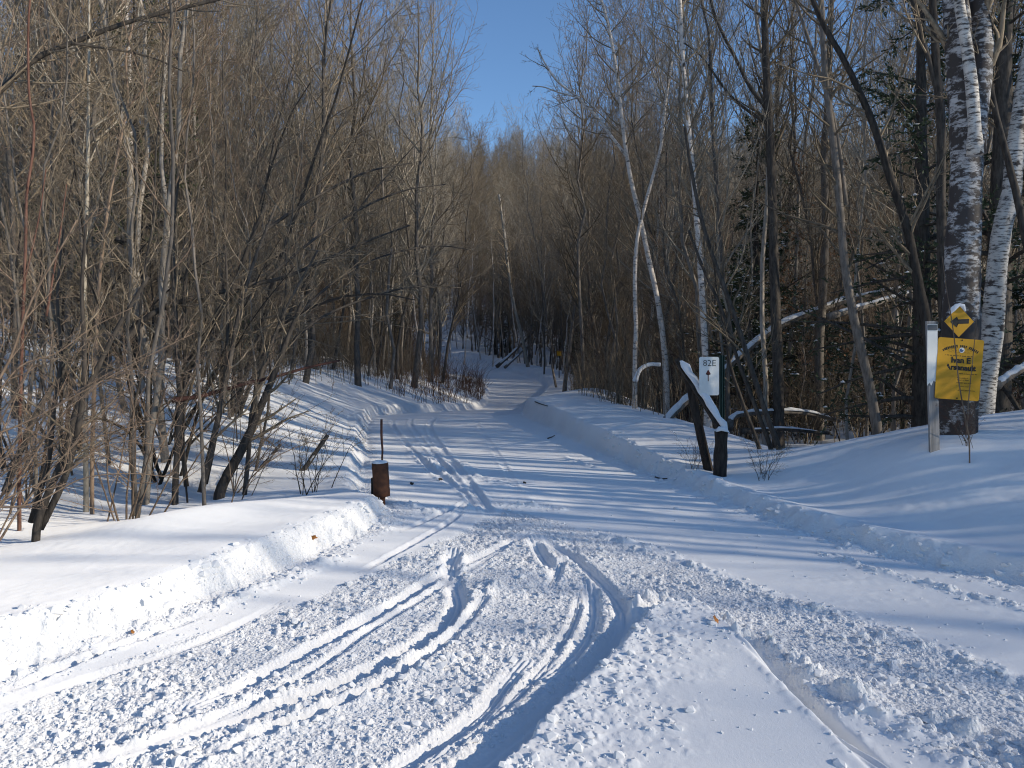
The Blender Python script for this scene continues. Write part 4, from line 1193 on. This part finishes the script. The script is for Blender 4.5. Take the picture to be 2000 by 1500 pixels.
for x, y, sc, lb in ((-4.3, 5.7, .95, 'lit tan shrub fanning right at the left edge, nearest the snow field'), (-4.7, 6.6, 1.0, 'lit tan shrub behind the corner alder root at the left edge'), (-3.7, 7.4, .8, 'tan shrub between the corner alder root and the upright alder cluster'),
                     (-3.1, 8.6, .7, 'tan shrub at the foot of the leaning alder'), (-5.2, 8.2, 1.1, 'tan shrub in the hollow behind the snow drift')):
    plant(('tanbush', int(y) % 2), x, y, 'tan_shrub', lb, 'shrub', None, sc, rz=rngw.normal() * .4)
woods(3, (-8.5, -3.0), (8.4, 12.5), lambda x, y: dl_of(x, y) > 1.0 and vis(x, y) and not (-3.9 < x < -1.5 and y < 7.6), lambda x, y: plant(('alder', rngw.integers(5)), x, y, 'alder_shrub', 'alder', 'shrub', 'alders along the left edge', rngw.uniform(.55, .9), rz=rngw.normal() * .5), .55)
for x, y, i, sc in ((-4.6, 23, 0, 1.1), (-3.6, 28, 6, 1.12), (-5.4, 20, 3, 1.05), (-3.5, 33, 0, 1.15), (-6.2, 24.5, 6, 1.15), (-3.3, 36, 3, 1.0), (-4.2, 42, 6, 1.1), (-4.4, 29.5, 2, 1.1), (-5.2, 35, 5, 1.2), (-4.0, 25, 7, 1.1)):
    if free(x, y, .3): plant(('tall', i), x, y, 'bare_tree', 'tall bare tree', 'tree', 'tall bare trees left of the trail', sc, tilt=.05)
# right woods
def pick_right(x, y):
    r = rngw.random()
    if r < .50: plant(('tall', rngw.integers(8)), x, y, 'bare_tree', 'one of the many tall slim bare trees crowding the woods right of the trail', 'tree', 'tall bare trees right of the trail', rngw.uniform(.75, 1.05), tilt=.04)
    elif r < .86: plant(('young', rngw.integers(6)), x, y, 'young_tree', 'one of the low bushy young trees under the taller ones right of the trail', 'tree', 'young bare trees right of the trail', rngw.uniform(.7, 1.1), tilt=.07)
    else: plant(('birch', rngw.integers(3)), x, y, 'birch_tree', 'one of the thin pale birches scattered in the woods right of the trail', 'tree', 'thin birches right of the trail', rngw.uniform(.8, 1.05), tilt=.05)
woods(120, (1, 34), (13, 46), lambda x, y: dr_of(x, y) > 2.6 and vis(x, y) and not in_gap(x, y), pick_right, .75)
for px, d, sc in ((905, 62, .9), (938, 66, .8), (962, 60, .95), (985, 68, .8), (1012, 61, 1.0), (1048, 57, .9), (1066, 63, .85), (1098, 49, .8), (880, 69, .9), (850, 73, .85)):
    plant(('birch', int(d) % 3), (px - 1000) / FPX * d, d, 'birch_tree', 'thin pale birch', 'tree', 'thin birches at the far end of the trail', sc, tilt=.05)
woods(40, (2, 26), (12.5, 34), lambda x, y: dr_of(x, y) > 2.6 and vis(x, y) and not in_gap(x, y), lambda x, y: plant(('pole', rngw.integers(4)), x, y, 'slender_tree', 'pole', 'tree', 'slender upright trees right of the trail', rngw.uniform(.8, 1.1), tilt=.06), .35)
for px, d, i, sc in ((1100, 31, 0, 1.0), (1138, 26, 3, .95), (1165, 33, 6, 1.1), (1204, 24, 7, 1.0), (1232, 30, 2, 1.05), (1088, 39, 5, 1.0), (1062, 49, 4, 1.1)):
    if free((px - 1000) / FPX * d, d, .3): plant(('tall', i), (px - 1000) / FPX * d, d, 'bare_tree', 'tall bare tree', 'tree', 'tall bare trees right of the trail', sc, tilt=.04)
# trees right of the picture and behind the camera's right shoulder: they shade the trail
def off_frame(x, y): return dr_of(x, y) > 2.5 and x > .74 * y + 1.4
def pick_off(x, y): plant(('sparse', rngw.integers(4)), x, y, 'bare_tree', 'bare tree beyond the right edge of the picture casting its shade on the trail', 'tree', 'bare trees beyond the right edge', rngw.uniform(.7, 1.0), tilt=.03)
woods(72, (6, 32), (-6, 14), lambda x, y: off_frame(x, y) and y > 6.4 - .345 * x, pick_off, .7)
woods(5, (18, 34), (-13, 0), lambda x, y: off_frame(x, y) and 4.4 - .345 * x < y < 6.2 - .345 * x, lambda x, y: plant(('sparse', 2), x, y, 'bare_tree', 'bare tree beyond the right edge of the picture casting its shade on the trail', 'tree', 'bare trees beyond the right edge', .8, tilt=.03), 2.0)
# conifers
def conifer(px, d, sc, label, i):
    x = (px - 1000) / FPX * d
    return plant(('spruce', i), x, d, 'spruce_tree', label, 'tree', None, sc, tilt=.02)
conifer(1478, 17, .95, 'young snow dusted spruce between the dark trunk and the pale birch', 1)
conifer(1800, 11.5, .95, 'dark spruce close behind the left side of the old birch', 2)
conifer(1945, 11.2, 1.0, 'dark snow flecked spruce between the old birch and the pale birch', 3)
conifer(2040, 12.0, 1.0, 'dark spruce at the right edge behind the pale birch', 2)
conifer(472, 12.5, .32, 'little green spruce at the foot of the alder thicket', 0)
conifer(772, 33, .40, 'small snow specked spruce on the left bank beyond the bend', 1)
plant(('spruce', 1), 9.2, 5.6, 'spruce_tree', 'dark spruce beyond the right edge of the picture shading the yellow signs', 'tree', None, .9)
plant(('beech', 0), (1565 - 1000) / FPX * 17.5, 17.5, 'beech_tree', 'small beech holding its reddish brown dead leaves among the right woods', 'tree', None, 1.0)
plant(('beech', 0), (1690 - 1000) / FPX * 22, 22, 'beech_tree', 'second small beech with brown leaves deeper in the right woods', 'tree', None, .9)
plant(('pine', 0), (270 - 1000) / FPX * 13.5, 13.5, 'pine_tree', 'olive green pine half hidden behind the bare trees on the left', 'tree', None, .92)
plant(('pine', 0), (90 - 1000) / FPX * 17, 17, 'pine_tree', 'second olive green pine deeper in the left woods', 'tree', None, .8)
for px, d, sc, lb in ((1462, 15.5, 1.1, 'low fir laden with snow flecks just right of the white route sign'), (1560, 18.5, .9, 'snowy fir behind the long fallen trunk'), (1622, 19.5, 1.0, 'snowy fir behind the forked dark trunk'),
                      (1700, 17.6, .8, 'low snowy fir right of the forked dark trunk'), (1765, 17.2, 1.1, 'snowy fir just left of the marker board'), (1480, 19, 1.5, 'taller snowy fir left of the straight dark trunk'), (1960, 12.5, .9, 'low snowy fir behind the foot of the pale birch')):
    plant(('snowyfir', int(px) % 2), (px - 1000) / FPX * d, d, 'fir_tree', lb, 'tree', None, sc, tilt=.03)
conifer(1330, 30, .8, 'dark spruce deep in the woods behind the white birches', 2)

def brush(px, py, label, i, sc, d=None):
    if d is None: x, y, _ = hit(px, py)
    else: x, y = (px - 1000) / FPX * d, d
    plant(('brush', i), x, y, 'twig_shrub', label, 'shrub', None, sc)
brush(1492, 938, 'small dark twiggy shrub growing right of the gate post', 0, .36)
brush(1352, 915, 'reddish weed clump left of the leaning gate post', 1, .26)
brush(600, 965, 'thin twig shrub beside the longer broken branch', 0, .6)
brush(1890, 872, 'twiggy shoots at the foot of the old birch', 1, .3)
brush(1460, 800, 'dark twig shrub on the far side of the hollow behind the gate', 0, .7, 15)
brush(1240, 790, 'dark twig shrub on the mound right of the trail', 0, .5, 21)

for i in range(4):
    for ch in first[('spruce', i)].children:
        if ch.name.startswith('snow_load'): ch['kind'] = 'stuff'
for o in bpy.data.objects:
    if o.name.startswith(('snow_load', 'dead_leaves')): o['kind'] = 'stuff'

# a label of its own for every single tree of the woods: kind, nearest landmark, row
def label_woods():
    marks = [(0, 'at the left edge'), (120, 'above the corner alder root'), (260, 'left of the upright alder cluster'), (380, 'behind the upright alder cluster'), (500, 'behind the leaning alder'),
             (620, 'right of the leaning alder'), (745, 'above the rusty drum'), (860, 'left of the open sky'), (1080, 'right of the open sky'), (1230, 'by the bending white birch'),
             (1385, 'behind the white route sign'), (1500, 'by the straight dark trunk'), (1640, 'behind the forked dark trunk'), (1760, 'left of the marker board'), (1880, 'behind the old birch'), (1980, 'behind the pale birch')]
    look = {'tall': ['tall brown twigged tree', 'tall silvery twigged tree', 'slim silvery twigged tree', 'tall brown twigged tree', 'very slim brown twigged tree', 'slim silvery twigged tree', 'stout silvery twigged tree', 'slim brown twigged tree'],
            'young': ['low bushy brown tree', 'low bushy tan tree', 'low bushy brown tree', 'low bushy brown tree', 'low bushy tan tree', 'low bushy brown tree'],
            'birch': ['thin pale birch'] * 3, 'pole': ['slender pale pole tree', 'slender tan twigged pole tree', 'very thin pale pole tree', 'taller pale pole tree'], 'alder': ['many stemmed arching alder'] * 5, 'sapling': ['thin dark sapling', 'very thin tan sapling', 'thin grey sapling', 'thin dark sapling', 'tallest grey sapling']}
    cells = {}
    for key, x, y, root in planted:
        if root['group'].endswith('beyond the right edge'): continue
        p = pxof(x, y)
        m = min(marks, key=lambda q: abs(q[0] - p))[1]
        far = root['group'].endswith('far end of the trail')
        if far: m = 'at the far end of the trail'
        row = '' if far else ('front row' if y < 17 else ('middle row' if y < 28 else 'back row'))
        cells.setdefault((look[key[0]][key[1]], m, row), []).append((p, root))
    words = ['first', 'second', 'third', 'fourth', 'fifth', 'sixth', 'seventh', 'eighth', 'ninth', 'tenth', 'eleventh', 'twelfth']
    for (lk_, m, row), lst in cells.items():
        lst.sort(key=lambda q: q[0])
        for i, (p, root) in enumerate(lst):
            root['label'] = ', '.join([f'{lk_} {m}'] + [row] * bool(row) + [f'{words[min(i, 11)]} from left'] * (len(lst) > 1))
label_woods()

# far woods: one mass, made of the same trees
def far_woods():
    rng = np.random.default_rng(9)
    pts, sc, rt, ix = [], [], [], []
    keys = [('tall', i) for i in range(8)] + [('young', i) for i in range(6)] + [('spruce', i) for i in range(4)] + [('alder', i) for i in range(5)] + [('brush', i) for i in range(2)]
    def put(x, y, key, s):
        pts.append((x, y)); sc.append(s); rt.append((rng.normal() * .05, rng.normal() * .05, rng.uniform(0, 6.28))); ix.append(keys.index(key))
    def some(k): return (k, int(rng.integers({'tall': 8, 'young': 6, 'spruce': 4, 'alder': 5, 'brush': 2}[k])))
    def brown(y): return ('tall', int(rng.choice([0, 3, 4, 7]))) if y > 58 and rng.random() < .8 else some('tall')
    def clear(x, y, m=1.5): return dl_of(x, y) > m or dr_of(x, y) > m
    n = 0
    while n < 3200:
        y = 44 + 108 * rng.random() ** 1.05; x = rng.uniform(-.84, .84) * y
        if y < 80 and not clear(x, y): continue
        if y < 56 and in_gap(x, y): continue
        r = rng.random()
        put(x, y, brown(y) if r < .56 else some('young' if r < .87 else 'spruce'), rng.uniform(.75, 1.1)); n += 1
    n = 0
    while n < 800:      # the wooded hillside that closes the valley
        y = rng.uniform(82, 132); x = rng.uniform(-.42, .42) * y
        r = rng.random()
        put(x, y, brown(y) if r < .45 else some('young' if r < .93 else 'spruce'), rng.uniform(.7, 1.0)); n += 1
    n = 0
    while n < 150:      # the dense stand straight ahead where the trail bends away
        y = rng.uniform(61, 82); x = rng.uniform(-20, 16)
        if not clear(x, y, 1.2): continue
        r = rng.random()
        put(x, y, some('tall') if r < .55 else some('young' if r < .975 else 'spruce'), rng.uniform(.5, .85)); n += 1
    n = 0
    while n < 1500:      # undergrowth of the near woods between the single trees
        left = rng.random() < .45
        y = 11 + 45 * rng.random() ** .8; x = rng.uniform(-38, -3) if left else rng.uniform(1, 38)
        if (left and dl_of(x, y) < 3.2) or (not left and dr_of(x, y) < 2.6) or abs(x / y) > .78: continue
        if not left and y < 14.5 and x < 7: continue
        r = rng.random()
        small = abs(pxof(x, y) - 950) < 110
        k = 'brush' if r < (.65 if left else .5) or small else ('young' if r < .9 else 'alder')
        put(x, y, some(k), rng.uniform(.25, .55 if y < 22 else .75) if k != 'brush' else rng.uniform(.6, 1.4)); n += 1
    n = 0
    while n < 200:      # the wood goes on right of the picture and behind the camera
        x = rng.uniform(-45, 48); y = rng.uniform(-40, 24)
        if x > 0 and (not off_frame(x, y) or y < 9.5 - .345 * x or x < 16): continue
        if x < 0 and (x > -7 or abs(x) < .8 * y + 1 or dl_of(x, y) < 1.5): continue
        put(x, y, some('tall' if rng.random() < .5 else 'young'), rng.uniform(.7, 1.05)); n += 1
    P_ = np.array(pts); z = H(P_[:, 0], P_[:, 1]) - .1
    me = bpy.data.meshes.new('far_woods')
    me.from_pydata([(a, b, c) for (a, b), c in zip(pts, z)], [], [])
    for nm, tp, dat in (('idx', 'INT', ix), ('size', 'FLOAT', sc)):
        me.attributes.new(nm, tp, 'POINT').data.foreach_set('value', dat)
    me.attributes.new('turn', 'FLOAT_VECTOR', 'POINT').data.foreach_set('vector', np.array(rt, float).ravel())
    o = bpy.data.objects.new('far_woods', me); COL.objects.link(o)
    tag(o, 'far mass of bare trees and evergreens closing off the trail', 'woods', kind='stuff')
    ng = bpy.data.node_groups.new('far_woods', 'GeometryNodeTree')
    ng.interface.new_socket('Geometry', in_out='INPUT', socket_type='NodeSocketGeometry')
    ng.interface.new_socket('Geometry', in_out='OUTPUT', socket_type='NodeSocketGeometry')
    nd, lk = ng.nodes, ng.links
    gi, go = nd.new('NodeGroupInput'), nd.new('NodeGroupOutput')
    jn = nd.new('GeometryNodeJoinGeometry')
    for k in reversed(keys):      # joined in reverse: the last link comes first
        jt = nd.new('GeometryNodeJoinGeometry')
        for ch in first[k].children:
            oi = nd.new('GeometryNodeObjectInfo'); oi.transform_space = 'ORIGINAL'; oi.inputs['Object'].default_value = ch; oi.inputs['As Instance'].default_value = True
            lk.new(oi.outputs['Geometry'], jt.inputs[0])
        g2 = nd.new('GeometryNodeGeometryToInstance')
        lk.new(jt.outputs[0], g2.inputs[0]); lk.new(g2.outputs[0], jn.inputs[0])
    ip = nd.new('GeometryNodeInstanceOnPoints'); ip.inputs['Pick Instance'].default_value = True
    def attr(nm, tp):
        a = nd.new('GeometryNodeInputNamedAttribute'); a.data_type = tp; a.inputs['Name'].default_value = nm
        return [q for q in a.outputs if q.enabled and q.name == 'Attribute'][0]
    lk.new(gi.outputs[0], ip.inputs['Points']); lk.new(jn.outputs[0], ip.inputs['Instance'])
    lk.new(attr('idx', 'INT'), ip.inputs['Instance Index']); lk.new(attr('size', 'FLOAT'), ip.inputs['Scale'])
    er = nd.new('FunctionNodeEulerToRotation'); lk.new(attr('turn', 'FLOAT_VECTOR'), er.inputs[0]); lk.new(er.outputs[0], ip.inputs['Rotation'])
    lk.new(ip.outputs[0], go.inputs[0])
    md = o.modifiers.new('woods', 'NODES'); md.node_group = ng
far_woods()

# ------------------------------------------------------------------ low growth and litter
def dry_growth():
    rng = np.random.default_rng(12)
    mb = MB()
    n = 1500
    y = 23.5 + 19 * rng.random(n) ** .8
    off = np.abs(rng.normal(size=n)) * 1.7 + .15
    kk = perlin(y * .9 + 3, off * 1.6, 91) > -.12
    y, off = y[kk], off[kk]; n = len(y)
    x = XL(y) - off
    z = H(x, y)
    hgt = (.15 + 1.1 * rng.random(n) ** 2.2) * np.where(y > 34, 1.2, .9)
    d = rng.normal(size=(n, 2)) * .3
    P_ = np.stack([np.stack([x, y, z - .05], -1), np.stack([x + d[:, 0] * hgt * .4, y + d[:, 1] * hgt * .4, z + hgt * .55], -1), np.stack([x + d[:, 0] * hgt * 1.3, y + d[:, 1] * hgt, z + hgt], -1)], 1)
    R = np.repeat(np.array([[.008, .006, .004]]), n, 0)
    mb.tube(P_, R, 3)
    obj_ = obj('dry_grass', mb, bark_mat('dry_red_stems', (.07, .038, .028), (.19, .115, .07), vary=.0))
    tag(obj_, 'reddish brown dry grass and stems on the left bank at the bend', 'dry grass', kind='stuff')
    mb = MB()
    n = 4200
    side = rng.random(n) < .6
    y = rng.uniform(14, 44, n)
    x = np.where(side, XR(y) + 1.6 + np.abs(rng.normal(size=n)) * 3.5, XL(y) - 2.0 - np.abs(rng.normal(size=n)) * 4.5)
    z = H(x, y); hgt = rng.uniform(.3, 1.8, n)
    d = rng.normal(size=(n, 2)) * .22
    P_ = np.stack([np.stack([x, y, z - .05], -1), np.stack([x + d[:, 0] * hgt * .4, y + d[:, 1] * hgt * .4, z + hgt * .55], -1), np.stack([x + d[:, 0] * hgt, y + d[:, 1] * hgt, z + hgt], -1)], 1)
    mb.tube(P_, np.repeat(np.array([[.007, .005, .003]]), n, 0), 3)
    P2, R2, _ = kids(rng, P_, np.repeat(np.array([[.007, .005, .003]]), n, 0), 4, .3, 1, .35, 40, .1, 3, .7, .0025, .1)
    mb.tube(P2, R2, 3)
    tag(obj('undergrowth', mb, M['twig']), 'thin bare stems of undergrowth filling the forest floor beside the trail', 'undergrowth', kind='stuff')
dry_growth()

def leaf(px, py, label, size, seed):
    rng = np.random.default_rng(seed)
    x, y, z = hit(px, py)
    mb = MB()
    n = 12
    a = np.linspace(0, 6.283, n + 1)[:-1]
    rad = size * (.5 + .18 * np.cos(a * 5)) * np.where(np.cos(a) > .8, 1.3, 1)
    v = np.stack([rad * np.cos(a), rad * .75 * np.sin(a), .25 * size * np.sin(a) ** 2 + .1 * size * np.cos(2 * a)], -1)
    v = np.vstack([v, v - [0, 0, .0012], [[0, 0, .0]], [[0, 0, -.0012]]])
    t = [(2 * n, i, (i + 1) % n) for i in range(n)] + [(2 * n + 1, n + (i + 1) % n, n + i) for i in range(n)]
    q = [(i, n + i, n + (i + 1) % n, (i + 1) % n) for i in range(n)]
    mb.add(v, q, t)
    o = obj('dead_leaf', mb, M['orange'], None, (x, y, z + size * .25))
    o.rotation_euler = (math.radians(38), math.radians(rng.uniform(-20, 20)), rng.uniform(0, 6.28))
    tag(o, label, 'leaf')
leaf(612, 1052, 'orange dead leaf caught on top of the left snow bank', .055, 1)
leaf(258, 1240, 'orange dead leaf lying at the foot of the left snow bank', .032, 2)
leaf(1397, 1250, 'orange dead leaf stuck in the broken snow heap near the centre', .05, 3)

def litter(pts, label, w):
    P_ = []
    for px, py in pts:
        x, y, z = hit(px, py); P_.append((x, y, z + .012))
    P_ = np.array(P_); o = P_[0].copy()
    R = np.linspace(w, w * .6, len(P_) * 3)
    t = obj('fallen_twig', MB().tube(spline(P_ - o, len(P_) * 3), R, 5, cap=True), M['dark'], None, tuple(o))
    tag(t, label, 'twig')
litter([(1280, 935), (1292, 938), (1303, 940)], 'dark twig lying on the right snow bank near the gate', .010)
litter([(1070, 858), (1078, 855), (1083, 852)], 'short dark twig on the shaded right bank face', .012)
litter([(1045, 788), (1058, 793), (1070, 796)], 'dark twig lying on the mound where the trail dips', .014)
litter([(857, 941), (861, 940), (864, 941)], 'small dark clod of bark on the trail behind the rusty drum', .018)
litter([(803, 946), (805, 947), (807, 946)], 'tiny dark clod on the trail right of the rusty drum', .018)
litter([(1022, 945), (1025, 945), (1027, 946)], 'tiny dark clod in the middle of the shaded trail', .012)
